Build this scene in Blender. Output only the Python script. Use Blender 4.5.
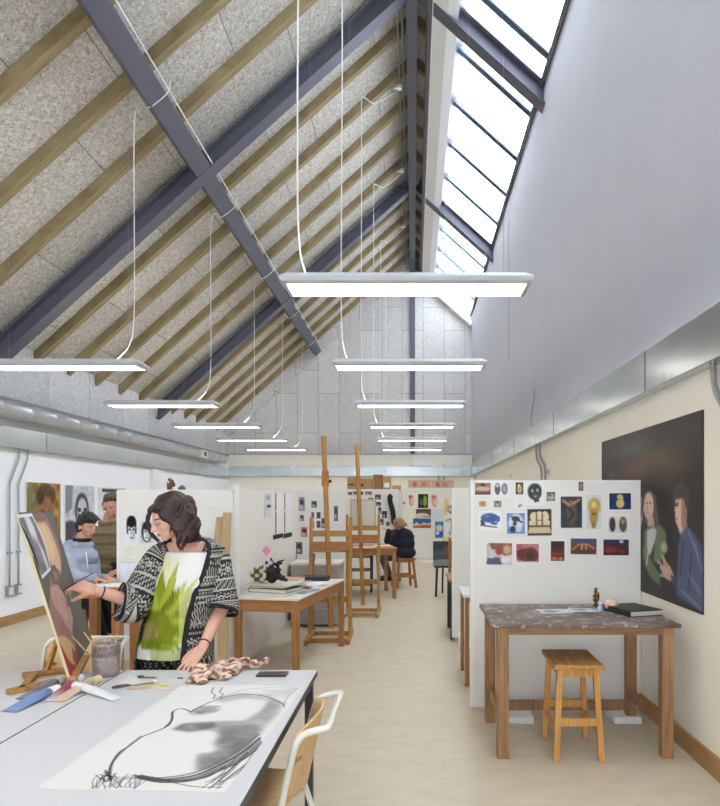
import bpy, bmesh, math, random
import numpy as np
from mathutils import Vector, Matrix, Euler
random.seed(7); rng = np.random.RandomState(5)
for o in list(bpy.data.objects): bpy.data.objects.remove(o)
scene = bpy.context.scene; C = scene.collection
PI = math.pi

# ------------------------------------------------------------------ camera, world, exposure
F = 640.0; VX, VY = 413.0, 503.0; EYE = 1.6
cam_d = bpy.data.cameras.new('camera'); cam = bpy.data.objects.new('camera', cam_d); C.objects.link(cam)
cam.location = (0, 0, EYE); cam.rotation_euler = (PI/2, 0, 0)
cam_d.sensor_fit = 'HORIZONTAL'; cam_d.sensor_width = 36.0; cam_d.lens = F/720*36
cam_d.shift_x = -(VX-360)/720; cam_d.shift_y = (VY-403)/720
cam_d.clip_start = .05; cam_d.clip_end = 200
scene.camera = cam
scene.view_settings.view_transform = 'Standard'; scene.view_settings.look = 'None'
scene.view_settings.gamma = 1.0; scene.view_settings.use_curve_mapping = False
scene.view_settings.exposure = 0.85
world = bpy.data.worlds.new('overcast_sky'); scene.world = world; world.use_nodes = True
bg = world.node_tree.nodes['Background']
bg.inputs['Color'].default_value = (.85, .90, 1.0, 1); bg.inputs['Strength'].default_value = 5.6
LAMP = 5.5           # emission of the luminaire diffusers (downward)
UPLIGHT = 20.0       # emission of upper strips added to brighten the roof

# ------------------------------------------------------------------ helpers
def lin(c):
    return tuple(((v/255)/12.92 if v/255 <= .04045 else ((v/255+.055)/1.055)**2.4) for v in c)
def lina(a):
    a = np.asarray(a, float)/255
    return np.where(a <= .04045, a/12.92, ((a+.055)/1.055)**2.4)

MATS = {}
def mat(name, rgb, rough=.6, metal=0., var=0., scale=20., bump=0., stretch=None, rgb2=None, coat=0., spec=None, trans=0.):
    if name in MATS: return MATS[name]
    m = bpy.data.materials.new(name); m.use_nodes = True; nt = m.node_tree; N = nt.nodes; L = nt.links
    b = N['Principled BSDF']; b.inputs['Roughness'].default_value = rough; b.inputs['Metallic'].default_value = metal
    if coat: b.inputs['Coat Weight'].default_value = coat
    if spec is not None: b.inputs['Specular IOR Level'].default_value = spec
    if trans: b.inputs['Transmission Weight'].default_value = trans
    c = lin(rgb); b.inputs['Base Color'].default_value = (*c, 1)
    if var or bump or rgb2:
        tc = N.new('ShaderNodeTexCoord'); mp = N.new('ShaderNodeMapping'); nz = N.new('ShaderNodeTexNoise')
        nz.inputs['Scale'].default_value = scale; nz.inputs['Detail'].default_value = 5
        if stretch: mp.inputs['Scale'].default_value = stretch
        L.new(tc.outputs['Object'], mp.inputs['Vector']); L.new(mp.outputs[0], nz.inputs['Vector'])
        cr = N.new('ShaderNodeValToRGB'); cr.color_ramp.elements[0].position = .3; cr.color_ramp.elements[1].position = .7
        c2 = lin(rgb2) if rgb2 else tuple(v*(1-var) for v in c)
        cr.color_ramp.elements[0].color = (*c2, 1); cr.color_ramp.elements[1].color = (*c, 1)
        L.new(nz.outputs['Fac'], cr.inputs[0]); L.new(cr.outputs[0], b.inputs['Base Color'])
        if bump:
            bp = N.new('ShaderNodeBump'); bp.inputs['Strength'].default_value = bump; bp.inputs['Distance'].default_value = .01
            L.new(nz.outputs['Fac'], bp.inputs['Height']); L.new(bp.outputs[0], b.inputs['Normal'])
    MATS[name] = m; return m

def colmat(name, rough=.7, bump=0., scale=60, spec=.3, stretch=None):
    if name in MATS: return MATS[name]
    m = bpy.data.materials.new(name); m.use_nodes = True; nt = m.node_tree; N = nt.nodes; L = nt.links
    b = N['Principled BSDF']; b.inputs['Roughness'].default_value = rough; b.inputs['Specular IOR Level'].default_value = spec
    a = N.new('ShaderNodeAttribute'); a.attribute_name = 'Col'; L.new(a.outputs['Color'], b.inputs['Base Color'])
    if bump:
        tc = N.new('ShaderNodeTexCoord'); nz = N.new('ShaderNodeTexNoise'); nz.inputs['Scale'].default_value = scale
        mp = N.new('ShaderNodeMapping')
        if stretch: mp.inputs['Scale'].default_value = stretch
        L.new(tc.outputs['Object'], mp.inputs[0]); L.new(mp.outputs[0], nz.inputs['Vector'])
        bp = N.new('ShaderNodeBump'); bp.inputs['Strength'].default_value = bump; bp.inputs['Distance'].default_value = .006
        L.new(nz.outputs['Fac'], bp.inputs['Height']); L.new(bp.outputs[0], b.inputs['Normal'])
    MATS[name] = m; return m

def wood(name, rgb, rgb2, axis=2, rough=.55):
    st = [14, 14, 14]; st[axis] = 1.2
    return mat(name, rgb, rough, scale=4, rgb2=rgb2, stretch=st, bump=.12)

def tag(o, label=None, cat=None, group=None, kind=None):
    if label: o['label'] = label
    if cat: o['category'] = cat
    if group: o['group'] = group
    if kind: o['kind'] = kind
    return o
def thing(name, label, cat, loc=(0,0,0), rz=0, group=None):
    o = bpy.data.objects.new(name, None); C.objects.link(o); o.empty_display_size = .1
    o.location = loc; o.rotation_euler = (0,0,rz)
    return tag(o, label, cat, group)
def link(name, me, m=None, parent=None, smooth=False):
    o = bpy.data.objects.new(name, me); C.objects.link(o)
    if m is not None:
        for mm in (m if isinstance(m, (list,tuple)) else [m]): me.materials.append(mm)
    if smooth: me.polygons.foreach_set('use_smooth', [True]*len(me.polygons))
    if parent: o.parent = parent
    return o
class MB:
    """collects shapes into one mesh"""
    def __init__(s): s.v = []; s.f = []; s.mi = []; s.m = 0
    def add(s, vs, fs, M=None):
        n = len(s.v)
        for p in vs: s.v.append(tuple(M @ Vector(p)) if M is not None else tuple(p))
        for f in fs: s.f.append([n+i for i in f]); s.mi.append(s.m)
        return s
    def box(s, x0, x1, y0, y1, z0, z1, M=None, bev=0.):
        if bev > 0:
            b = bmesh.new(); bmesh.ops.create_cube(b, size=1)
            for v in b.verts: v.co = Vector(((x0+x1)/2+v.co.x*(x1-x0), (y0+y1)/2+v.co.y*(y1-y0), (z0+z1)/2+v.co.z*(z1-z0)))
            bmesh.ops.bevel(b, geom=list(b.edges), offset=bev, segments=2, affect='EDGES', profile=.6)
            b.verts.index_update(); s.add([v.co for v in b.verts], [[v.index for v in f.verts] for f in b.faces], M); b.free(); return s
        vs = [(x0,y0,z0),(x1,y0,z0),(x1,y1,z0),(x0,y1,z0),(x0,y0,z1),(x1,y0,z1),(x1,y1,z1),(x0,y1,z1)]
        return s.add(vs, [(0,3,2,1),(4,5,6,7),(0,1,5,4),(1,2,6,5),(2,3,7,6),(3,0,4,7)], M)
    def bar(s, p0, p1, w, h, up=(0,0,1), prof=None):
        """extruded bar, w across, h along up; prof = custom closed profile [(across, up)]"""
        p0 = Vector(p0); p1 = Vector(p1); d = (p1-p0).normalized(); u = Vector(up); u = (u-d*u.dot(d)); u = u.normalized() if u.length > 1e-4 else Vector((0,1,0)); r = d.cross(u)
        if prof is None: prof = [(-w/2,-h/2),(w/2,-h/2),(w/2,h/2),(-w/2,h/2)]
        n = len(prof); vs = [p0+r*a+u*b for a,b in prof]+[p1+r*a+u*b for a,b in prof]
        fs = [tuple(range(n))[::-1], tuple(range(n,2*n))]+[(i,(i+1)%n,n+(i+1)%n,n+i) for i in range(n)]
        return s.add(vs, fs)
    def tube(s, pts, r, n=10, rads=None, flat=1.):
        pts = [Vector(p) for p in pts]; vs = []; fs = []; prev = None
        for i,p in enumerate(pts):
            d = (pts[min(i+1,len(pts)-1)]-pts[max(i-1,0)])
            d = d.normalized() if d.length > 1e-9 else Vector((0,0,1))
            if prev is None: a = d.orthogonal().normalized()
            else:
                a = prev-d*prev.dot(d); a = a.normalized() if a.length > 1e-6 else d.orthogonal().normalized()
            prev = a; b = d.cross(a); rr = rads[i] if rads else r
            for k in range(n):
                t = 2*PI*k/n; vs.append(p+a*math.cos(t)*rr+b*math.sin(t)*rr*flat)
        m = len(pts)
        for i in range(m-1):
            for k in range(n): fs.append((i*n+k, i*n+(k+1)%n, (i+1)*n+(k+1)%n, (i+1)*n+k))
        fs.append(tuple(range(n))[::-1]); fs.append(tuple(range((m-1)*n, m*n)))
        return s.add(vs, fs)
    def ell(s, c, r, R=None, n=16, top=1., bot=-1.):
        c = Vector(c); vs = []; fs = []; m = n//2
        for i in range(m+1):
            t = PI*i/m
            for k in range(n):
                p = 2*PI*k/n; v = Vector((math.sin(t)*math.cos(p)*r[0], math.sin(t)*math.sin(p)*r[1], math.cos(t)*r[2]))
                if R is not None: v = R @ v
                vs.append(c+v)
        for i in range(m):
            for k in range(n): fs.append((i*n+k, (i+1)*n+k, (i+1)*n+(k+1)%n, i*n+(k+1)%n))
        return s.add(vs, fs)
    def cap(s, p0, p1, r0, r1, n=14):
        """tapered capsule"""
        p0 = Vector(p0); p1 = Vector(p1); d = p1-p0; L = d.length; d = d.normalized() if L > 1e-9 else Vector((0,0,1)); pts = []; rads = []
        for i in range(5):
            t = PI/2*i/4; pts.append(p0-d*r0*math.cos(t)); rads.append(max(r0*math.sin(t), 1e-4))
        for i in range(5):
            t = PI/2*i/4; pts.append(p1+d*r1*math.sin(t)); rads.append(max(r1*math.cos(t), 1e-4))
        return s.tube(pts, 0, n, rads)
    def lathe(s, prof, c=(0,0,0), n=24, M=None):
        vs = []; fs = []
        for r,z in prof:
            for k in range(n):
                t = 2*PI*k/n; vs.append((c[0]+r*math.cos(t), c[1]+r*math.sin(t), c[2]+z))
        m = len(prof)
        for i in range(m-1):
            for k in range(n): fs.append((i*n+k, i*n+(k+1)%n, (i+1)*n+(k+1)%n, (i+1)*n+k))
        fs.append(tuple(range(n))[::-1]); fs.append(tuple(range((m-1)*n, m*n)))
        return s.add(vs, fs, M)
    def mesh(s, name):
        me = bpy.data.meshes.new(name); me.from_pydata(s.v, [], s.f); me.update()
        return me
    def build(s, name, m, parent=None, smooth=False, bevel=0., fix=True):
        me = s.mesh(name)
        if fix:
            b = bmesh.new(); b.from_mesh(me); bmesh.ops.remove_doubles(b, verts=b.verts, dist=1e-5)
            bmesh.ops.recalc_face_normals(b, faces=b.faces); b.to_mesh(me); b.free()
        o = link(name, me, m, parent, smooth)
        if isinstance(m, (list,tuple)) and not fix: me.polygons.foreach_set('material_index', s.mi)
        if bevel:
            bv = o.modifiers.new('bevel', 'BEVEL'); bv.width = bevel; bv.segments = 2; bv.limit_method = 'ANGLE'
        if smooth and not bevel:
            pass
        return o
def smooth_path(pts, n=8):
    """Catmull-Rom"""
    P = [Vector(p) for p in pts]; P = [P[0]*2-P[1]]+P+[P[-1]*2-P[-2]]; out = []
    for i in range(1, len(P)-2):
        for k in range(n):
            t = k/n; a,b,c,d = P[i-1:i+3]
            out.append(.5*((2*b)+(c-a)*t+(2*a-5*b+4*c-d)*t*t+(3*b-a-3*c+d)*t**3))
    out.append(P[-2]); return out
def blob(name, mb, m, parent=None, voxel=.006, it=4, fac=.5):
    """union of overlapping closed shapes grown into one continuous skin"""
    me = mb.mesh(name+'_src'); o = bpy.data.objects.new(name+'_src', me); C.objects.link(o)
    r = o.modifiers.new('r', 'REMESH'); r.mode = 'VOXEL'; r.voxel_size = voxel
    if it:
        sm = o.modifiers.new('s', 'SMOOTH'); sm.iterations = it; sm.factor = fac
    dg = bpy.context.evaluated_depsgraph_get(); me2 = bpy.data.meshes.new_from_object(o.evaluated_get(dg))
    bpy.data.objects.remove(o); me2.name = name; me2.materials.clear()
    return link(name, me2, m, parent, True)
def vcol(o, fn):
    """fn(Nx3 coords, Nx3 normals) -> Nx3 sRGB 0-255"""
    me = o.data; n = len(me.vertices); co = np.empty(n*3); me.vertices.foreach_get('co', co); co = co.reshape(-1,3)
    no = np.empty(n*3); me.vertices.foreach_get('normal', no); no = no.reshape(-1,3)
    col = np.ones((n,4)); col[:,:3] = lina(np.clip(fn(co, no), 0, 255))
    a = me.color_attributes.new('Col', 'FLOAT_COLOR', 'POINT'); a.data.foreach_set('color', col.astype(np.float32).ravel())
    return o
# ---- pictures: a small rasteriser, its colours stored on the vertices of the sheet
class Cv:
    def __init__(s, w, h, bgc, n=60, noise=0, seed=1):
        s.w, s.h = w, h; s.nx = max(6, int(n*w/max(w,h))); s.ny = max(6, int(n*h/max(w,h)))
        x = (np.arange(s.nx)+.0)/(s.nx-1); y = (np.arange(s.ny)+.0)/(s.ny-1); s.X, s.Y = np.meshgrid(x, y)   # y down
        s.a = np.zeros((s.ny, s.nx, 3))+np.array(bgc, float); s.r = np.random.RandomState(seed)
        if noise: s.noise(noise)
    def fbm(s, k=4):
        t = np.zeros_like(s.X)
        for o in range(4):
            for _ in range(4):
                a = s.r.uniform(0, 6.3); f = k*(2**o); t += np.sin((s.X*math.cos(a)*s.w+s.Y*math.sin(a)*s.h)/max(s.w,s.h)*f*s.r.uniform(.7,1.3)*3+s.r.uniform(0,6.3))/(2**o)
        return t/4
    def noise(s, amt, k=5): s.a += (s.fbm(k)*amt)[...,None]
    def grain(s, amt): s.a += s.r.uniform(-amt, amt, s.X.shape)[...,None]
    def mix(s, mask, c): m = np.clip(mask, 0, 1)[...,None]; s.a = s.a*(1-m)+np.array(c, float)*m; return s
    def ell(s, cx, cy, rx, ry, c, soft=.15, ang=0, al=1.):
        dx = (s.X-cx)*s.w; dy = (s.Y-cy)*s.h; ca, sa = math.cos(ang), math.sin(ang)
        q = np.sqrt(((dx*ca+dy*sa)/(rx*s.w))**2+((-dx*sa+dy*ca)/(ry*s.h))**2)
        return s.mix((1-(q-1)/max(soft,1e-3)*1.0)*al if soft else (q<1)*al, c) if False else s.mix(np.clip((1+soft/2-q)/soft,0,1)*al, c)
    def poly(s, pts, c, al=1., soft=0):
        inside = np.zeros(s.X.shape, bool); n = len(pts)
        for i in range(n):
            x0,y0 = pts[i]; x1,y1 = pts[(i+1)%n]
            if y0 == y1: continue
            cond = ((y0 > s.Y) != (y1 > s.Y)) & (s.X < (x1-x0)*(s.Y-y0)/(y1-y0)+x0); inside ^= cond
        m = inside.astype(float)
        for _ in range(soft):
            m = (m+np.roll(m,1,0)+np.roll(m,-1,0)+np.roll(m,1,1)+np.roll(m,-1,1))/5
        return s.mix(m*al, c)
    def line(s, pts, wd, c, al=1.):
        """wd in metres"""
        best = np.full(s.X.shape, 1e9)
        for (x0,y0),(x1,y1) in zip(pts[:-1], pts[1:]):
            ax, ay = (x1-x0)*s.w, (y1-y0)*s.h; px, py = (s.X-x0)*s.w, (s.Y-y0)*s.h; q = ax*ax+ay*ay+1e-12
            t = np.clip((px*ax+py*ay)/q, 0, 1); best = np.minimum(best, np.hypot(px-t*ax, py-t*ay))
        px_ = max(s.w/s.nx, s.h/s.ny)
        return s.mix(np.clip((wd/2+px_*.6-best)/(px_*1.0), 0, 1)*al, c)
def sheet(name, cv, m, thick=.004, parent=None, M=None, border=None):
    """picture sheet in local XZ facing -Y, origin at bottom centre"""
    nx, ny, w, h = cv.nx, cv.ny, cv.w, cv.h
    vs = []; fs = []; cols = []
    a = cv.a
    for j in range(ny):
        for i in range(nx):
            vs.append(((i/(nx-1)-.5)*w, 0, (1-j/(ny-1))*h)); cols.append(a[j,i])
    for j in range(ny-1):
        for i in range(nx-1): k = j*nx+i; fs.append((k, k+nx, k+nx+1, k+1))
    n = len(vs); bc = border if border is not None else (225,222,215)
    for (x,z) in ((-.5,h),(.5,h),(.5,0),(-.5,0)): vs.append((x*w, thick, z)); cols.append(bc)
    top = [i for i in range(nx)]; right = [j*nx+nx-1 for j in range(ny)]; bot = [(ny-1)*nx+i for i in range(nx)][::-1]; left = [j*nx for j in range(ny)][::-1]
    # separate rim so the picture does not bleed
    def rim(idx, b0, b1):
        base = len(vs)
        for q in (idx[0], idx[-1]): vs.append(vs[q]); cols.append(bc)
        fs.append((base, base+1, b1, b0))
    rim(top, n, n+1); rim(right, n+1, n+2); rim(bot, n+2, n+3); rim(left, n+3, n)
    fs.append((n, n+1, n+2, n+3))
    me = bpy.data.meshes.new(name); me.from_pydata(vs, [], fs); me.update()
    col = np.ones((len(vs),4)); col[:,:3] = lina(np.clip(np.array(cols), 0, 255))
    at = me.color_attributes.new('Col', 'FLOAT_COLOR', 'POINT'); at.data.foreach_set('color', col.astype(np.float32).ravel())
    o = link(name, me, m, parent)
    if M is not None: o.matrix_world = M
    return o
PHOTO = colmat('photo_print', .35, spec=.4); PAPER = colmat('paper_sheet', .85, spec=.1); PAINT = colmat('oil_paint', .55, .15, 90)
def at(x, y, Y):
    """pixel of the photograph at depth Y -> point"""
    return Vector(((x-VX)*Y/F, Y, EYE-(y-VY)*Y/F))
def proj(co): return VX+F*co[:,0]/co[:,1], VY-F*(co[:,2]-EYE)/co[:,1]
def rot_to(d, up=(0,0,1)):
    """matrix whose local Z is d"""
    return Vector(d).to_track_quat('Z', 'Y').to_matrix()

# ------------------------------------------------------------------ materials
M_wall = mat('white_wall_paint', (240,242,248), .85, var=.03, scale=3)
M_wallu = mat('white_plaster', (200,201,211), .9, var=.03, scale=2)
M_cream = mat('cream_wall_paint', (242,237,223), .85, var=.03, scale=3)
M_board = mat('white_board_paint', (232,229,224), .75, var=.04, scale=5)
M_boarde = mat('white_board_edge', (235,235,234), .6)
M_steel = mat('grey_steel_paint', (90,91,104), .5, var=.06, scale=8)
M_galv = mat('galvanised_steel', (200,206,210), .24, .78, var=.16, scale=6, stretch=(1,.25,1), bump=.02)
M_galvd = mat('galvanised_duct', (196,200,204), .36, .6, var=.12, scale=9)
M_cond = mat('conduit_steel', (160,163,166), .35, .7)
M_white = mat('white_enamel', (232,233,234), .4)
M_cable = mat('white_cable', (225,226,226), .5)
M_wire = mat('steel_wire', (150,152,155), .4, .8)
M_joist = mat('pine_joist', (156,140,104), .7, scale=3, rgb2=(122,106,72), stretch=(1.,10,1.), bump=.1)
M_base = wood('skirting_wood', (176,138,92), (150,112,70), 1)
M_wd = wood('beech_wood', (176,124,70), (146,94,48), 2)
M_wdx = wood('beech_wood_across', (180,126,70), (142,92,48), 0)
M_wdy = wood('beech_wood_deep', (180,126,70), (142,92,48), 1)
M_oldw = wood('old_table_wood', (172,130,90), (128,92,60), 2)
M_oldx = wood('old_table_wood_across', (166,126,88), (124,90,60), 0)
M_pine = wood('pine_stool_wood', (212,158,88), (184,128,64), 2)
M_pinex = wood('pine_stool_across', (206,154,86), (160,108,56), 1)
M_ply = wood('chair_plywood', (222,186,138), (204,166,116), 2, .4)
M_ease = wood('easel_wood', (190,140,76), (160,112,56), 2)
M_easeg = wood('easel_wood_green', (158,150,72), (140,124,58), 0)
M_lam = mat('white_laminate', (208,208,211), .42, var=.02, scale=3)
M_lamy = mat('cream_laminate', (222,216,204), .5, var=.05, scale=4)
M_dark = mat('dark_steel', (62,62,64), .5)
M_black = mat('black_plastic', (34,34,36), .5)
M_blackm = mat('black_metal', (40,38,38), .5)
M_card = mat('cardboard', (178,140,92), .8, var=.12, scale=7)
M_card2 = mat('cardboard_dark', (150,108,64), .8, var=.12, scale=7)
M_frame = mat('skylight_frame', (120,132,150), .4, .3)

def woodwool(name, base, dark, vec, bw, rh, off=.5):
    """wood wool boards: fibrous flecks and board seams; vec maps object coords to (along, across)"""
    m = bpy.data.materials.new(name); m.use_nodes = True; nt = m.node_tree; N = nt.nodes; L = nt.links; b = N['Principled BSDF']
    b.inputs['Roughness'].default_value = .95; b.inputs['Specular IOR Level'].default_value = .1
    tc = N.new('ShaderNodeTexCoord'); sx = N.new('ShaderNodeSeparateXYZ'); L.new(tc.outputs['Object'], sx.inputs[0])
    def lc(i):
        ax, k, o = vec[i]; n = N.new('ShaderNodeMath'); n.operation = 'MULTIPLY_ADD'; L.new(sx.outputs[ax], n.inputs[0]); n.inputs[1].default_value = k; n.inputs[2].default_value = o; return n
    cb = N.new('ShaderNodeCombineXYZ'); L.new(lc(0).outputs[0], cb.inputs[0]); L.new(lc(1).outputs[0], cb.inputs[1])
    br = N.new('ShaderNodeTexBrick'); L.new(cb.outputs[0], br.inputs['Vector']); br.offset = off
    br.inputs['Scale'].default_value = 1; br.inputs['Brick Width'].default_value = bw; br.inputs['Row Height'].default_value = rh
    br.inputs['Mortar Size'].default_value = .006; br.inputs['Mortar Smooth'].default_value = .2
    br.inputs['Color1'].default_value = (1,1,1,1); br.inputs['Color2'].default_value = (.86,.86,.86,1); br.inputs['Mortar'].default_value = (.35,.34,.33,1)
    n1 = N.new('ShaderNodeTexNoise'); n1.inputs['Scale'].default_value = 26; n1.inputs['Detail'].default_value = 6; n1.inputs['Roughness'].default_value = .75; n1.inputs['Distortion'].default_value = 1.2
    L.new(tc.outputs['Object'], n1.inputs['Vector'])
    cr = N.new('ShaderNodeValToRGB'); e = cr.color_ramp.elements; e[0].position = .36; e[1].position = .60
    e[0].color = (*lin(dark),1); e[1].color = (*lin(base),1); L.new(n1.outputs['Fac'], cr.inputs[0])
    mx = N.new('ShaderNodeMix'); mx.data_type = 'RGBA'; mx.blend_type = 'MULTIPLY'; mx.inputs[0].default_value = 1
    L.new(cr.outputs[0], mx.inputs[6]); L.new(br.outputs['Color'], mx.inputs[7]); L.new(mx.outputs[2], b.inputs['Base Color'])
    bp = N.new('ShaderNodeBump'); bp.inputs['Strength'].default_value = .5; bp.inputs['Distance'].default_value = .01; L.new(n1.outputs['Fac'], bp.inputs['Height']); L.new(bp.outputs[0], b.inputs['Normal'])
    return m

# ------------------------------------------------------------------ the room shell
XR, XRU, XL, XLU = 1.77, 1.68, -5.30, -5.36
Y0, Y1, Y2, YB = -3.0, 8.23, 13.44, 18.3         # behind camera, frame 1, frame 2, back wall
PITCH = .9; SL = math.hypot(1, PITCH)
ZU = EYE+6.58        # rafter underside at ridge
ZJ = EYE+6.81        # joist underside at ridge
ZC = EYE+6.965        # boards at ridge
ZG = EYE+6.88        # glazing at ridge
M_wwroof = woodwool('wood_wool_roof_boards', (222,219,212), (150,143,132), [(0,SL,.0),(1,1,-Y1+8.67*2)], 2.0, .8667, .37)
M_wwgable = woodwool('wood_wool_gable_boards', (226,225,223), (190,188,187), [(2,1,0),(0,1,.31)], 1.8, .6, .37)
M_wwside = woodwool('wood_wool_side_boards', (226,226,228), (184,183,183), [(2,1,.4),(1,1,.2)], 2.4, 1.2, .0)

def fl():
    m = bpy.data.materials.new('beige_vinyl_floor'); m.use_nodes = True; N = m.node_tree.nodes; L = m.node_tree.links; b = N['Principled BSDF']
    tc = N.new('ShaderNodeTexCoord'); n1 = N.new('ShaderNodeTexNoise'); n1.inputs['Scale'].default_value = 3.5; n1.inputs['Detail'].default_value = 8; n1.inputs['Roughness'].default_value = .7
    mp = N.new('ShaderNodeMapping'); mp.inputs['Scale'].default_value = (1,2.2,1); L.new(tc.outputs['Object'], mp.inputs[0]); L.new(mp.outputs[0], n1.inputs['Vector'])
    cr = N.new('ShaderNodeValToRGB'); e = cr.color_ramp.elements; e[0].position = .3; e[1].position = .72; e[0].color = (*lin((190,177,155)),1); e[1].color = (*lin((206,195,175)),1)
    L.new(n1.outputs['Fac'], cr.inputs[0]); L.new(cr.outputs[0], b.inputs['Base Color']); b.inputs['Roughness'].default_value = .42; b.inputs['Specular IOR Level'].default_value = .35
    return m
f_ = MB(); f_.box(XLU-.2, XR+.2, Y0-.1, YB+.2, -.1, 0); tag(f_.build('floor', fl()), kind='structure')
# right wall: recessed lower part, plaster upper part standing forward
m_ = MB(); m_.box(XR, XR+.25, Y0, YB+.2, 0, EYE+.9); o = m_.build('wall_right', M_cream); tag(o, kind='structure')
ztopR = ZG-PITCH*XRU+.02
m_ = MB(); m_.box(XRU, XR+.25, Y0, YB+.2, EYE+.84, ztopR); o = m_.build('wall_right', M_wallu); tag(o, kind='structure')
m_ = MB(); m_.box(XL-.25, XL, Y0, YB+.2, 0, EYE+1.36); tag(m_.build('wall_left', M_wall), kind='structure')
m_ = MB(); m_.box(XLU-.25, XLU, Y0, YB+.2, EYE+1.36, ZC-PITCH*5.36+.1); tag(m_.build('wall_left', M_wwside), kind='structure')
m_ = MB(); m_.box(XLU-.2, XR+.2, YB, YB+.2, 0, 3.0); tag(m_.build('wall_back', M_cream), kind='structure')
def gable(name, y0, y1, z0, m):
    zr = ZC+.05; pts = [(XLU-.2,z0),(XRU+.15,z0),(XRU+.15,zr-PITCH*(XRU+.15)),(0,zr),(XLU-.2,zr-PITCH*5.56)]
    g = MB(); n = 5; g.add([(x,y0,z) for x,z in pts]+[(x,y1,z) for x,z in pts], [tuple(range(5)), tuple(range(9,4,-1))]+[(i,i+5,(i+1)%5+5,(i+1)%5) for i in range(5)])
    return tag(g.build(name, m), kind='structure')
gable('wall_back', YB, YB+.2, 3.0, M_wwgable)
WX0, WX1, WZ0, WZ1 = -4.2, 1.2, .9, 2.5      # unseen opening added behind the camera to brighten surfaces facing it
m_ = MB(); m_.box(XLU-.2, WX0, Y0-.2, Y0, 0, 3.0); m_.box(WX1, XR+.2, Y0-.2, Y0, 0, 3.0); m_.box(WX0, WX1, Y0-.2, Y0, 0, WZ0); m_.box(WX0, WX1, Y0-.2, Y0, WZ1, 3.0); tag(m_.build('wall_front', M_wall), kind='structure'); gable('wall_front', Y0-.2, Y0, 3.0, M_wwgable)
# trim line under gable boards and above duct
m_ = MB(); m_.box(XLU, XLU+.1, Y0, YB, EYE+1.34, EYE+1.375); tag(m_.build('trim_1', mat('grey_trim_left',(150,146,138),.7)), kind='structure')
m_ = MB(); m_.box(XLU+.1, XRU, YB-.012, YB, 2.985, 3.005); tag(m_.build('trim_2', mat('grey_trim',(150,148,144),.7)), kind='structure')
# ceiling boards: left slope and narrow strip right of the ridge
def slope_slab(name, x0, x1, zr, th, y0, y1, m, sgn):
    z0, z1 = zr-PITCH*abs(x0), zr-PITCH*abs(x1); g = MB()
    g.add([(x0,y0,z0),(x1,y0,z1),(x1,y1,z1),(x0,y1,z0),(x0,y0,z0+th),(x1,y0,z1+th),(x1,y1,z1+th),(x0,y1,z0+th)], [(0,3,2,1),(4,5,6,7),(0,1,5,4),(1,2,6,5),(2,3,7,6),(3,0,4,7)])
    return tag(g.build(name, m), kind='structure')
slope_slab('ceiling', XLU-.25, 0, ZC, .12, Y0-.2, YB+.2, M_wwroof, -1)
slope_slab('ceiling', 0, .27, ZC, .12, Y0-.2, YB+.2, M_wwroof, 1)
# white soffit and cream upstand beside the ridge, then the skylight
m_ = MB(); m_.box(.25, .27, Y0, YB, ZU-PITCH*.26, ZC-PITCH*.26+.1)
z = lambda x, k=0: ZU-PITCH*x+k
m_.add([(.25,Y0,z(.25,.02)),(.44,Y0,z(.44,.02)),(.44,YB,z(.44,.02)),(.25,YB,z(.25,.02)),(.25,Y0,z(.25,.06)),(.44,Y0,z(.44,.06)),(.44,YB,z(.44,.06)),(.25,YB,z(.25,.06))], [(0,3,2,1),(4,5,6,7),(0,1,5,4),(1,2,6,5),(2,3,7,6),(3,0,4,7)])
tag(m_.build('trim_3', M_white), kind='structure')
m_ = MB(); m_.add([(.44,Y0,z(.44,.02)),(.575,Y0,z(.575,.10)),(.575,YB,z(.575,.10)),(.44,YB,z(.44,.02)),(.44,Y0,z(.44,.5)),(.575,Y0,z(.575,.34)),(.575,YB,z(.575,.34)),(.44,YB,z(.44,.5))], [(0,3,2,1),(4,5,6,7),(0,1,5,4),(1,2,6,5),(2,3,7,6),(3,0,4,7)])
tag(m_.build('trim_4', M_wall), kind='structure')
# skylight: frame rails, glazing bars, panes
M_glass = bpy.data.materials.new('clear_glass'); M_glass.use_nodes = True
_n = M_glass.node_tree.nodes; _l = M_glass.node_tree.links; _n.remove(_n['Principled BSDF'])
_t = _n.new('ShaderNodeBsdfTransparent'); _t.inputs[0].default_value = (.96,.98,.98,1); _g = _n.new('ShaderNodeBsdfGlossy'); _g.inputs['Roughness'].default_value = .02
_m = _n.new('ShaderNodeMixShader'); _m.inputs[0].default_value = .05; _l.new(_t.outputs[0], _m.inputs[1]); _l.new(_g.outputs[0], _m.inputs[2]); _l.new(_m.outputs[0], _n['Material Output'].inputs[0])
win = tag(thing('window_1', 'long roof skylight between steel rafters', 'window'), kind='structure'); del win['category']
gz = lambda x, k=0: ZG-PITCH*x+k
m_ = MB(); m_.bar((.60,Y0,gz(.60,-.05)), (.60,YB,gz(.60,-.05)), .035, .24, (PITCH,0,1))
m_.bar((XRU-.005,Y0,gz(XRU,.02)), (XRU-.005,YB,gz(XRU,.02)), .05, .12, (PITCH,0,1)); m_.build('frame_rail', mat('dark_frame',(96,98,106),.5), win)
bars = [8.91+1.165*k for k in range(-11, 9)]
for yb in bars:
    if yb > YB-.1: continue
    b = MB(); 
    b.bar((.60,yb-.045,gz(.60,.03)), (XRU,yb-.045,gz(XRU,.03)), .034, .06, (PITCH,0,1)); b.bar((.60,yb+.045,gz(.60,.03)), (XRU,yb+.045,gz(XRU,.03)), .034, .06, (PITCH,0,1))
    b.bar((.60,yb,gz(.60,.062)), (XRU,yb,gz(XRU,.062)), .12, .014, (PITCH,0,1))
    b.build('glazing_bar', M_frame, win)
ys = [Y0]+[b for b in bars if b < YB-.1]+[YB]
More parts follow.
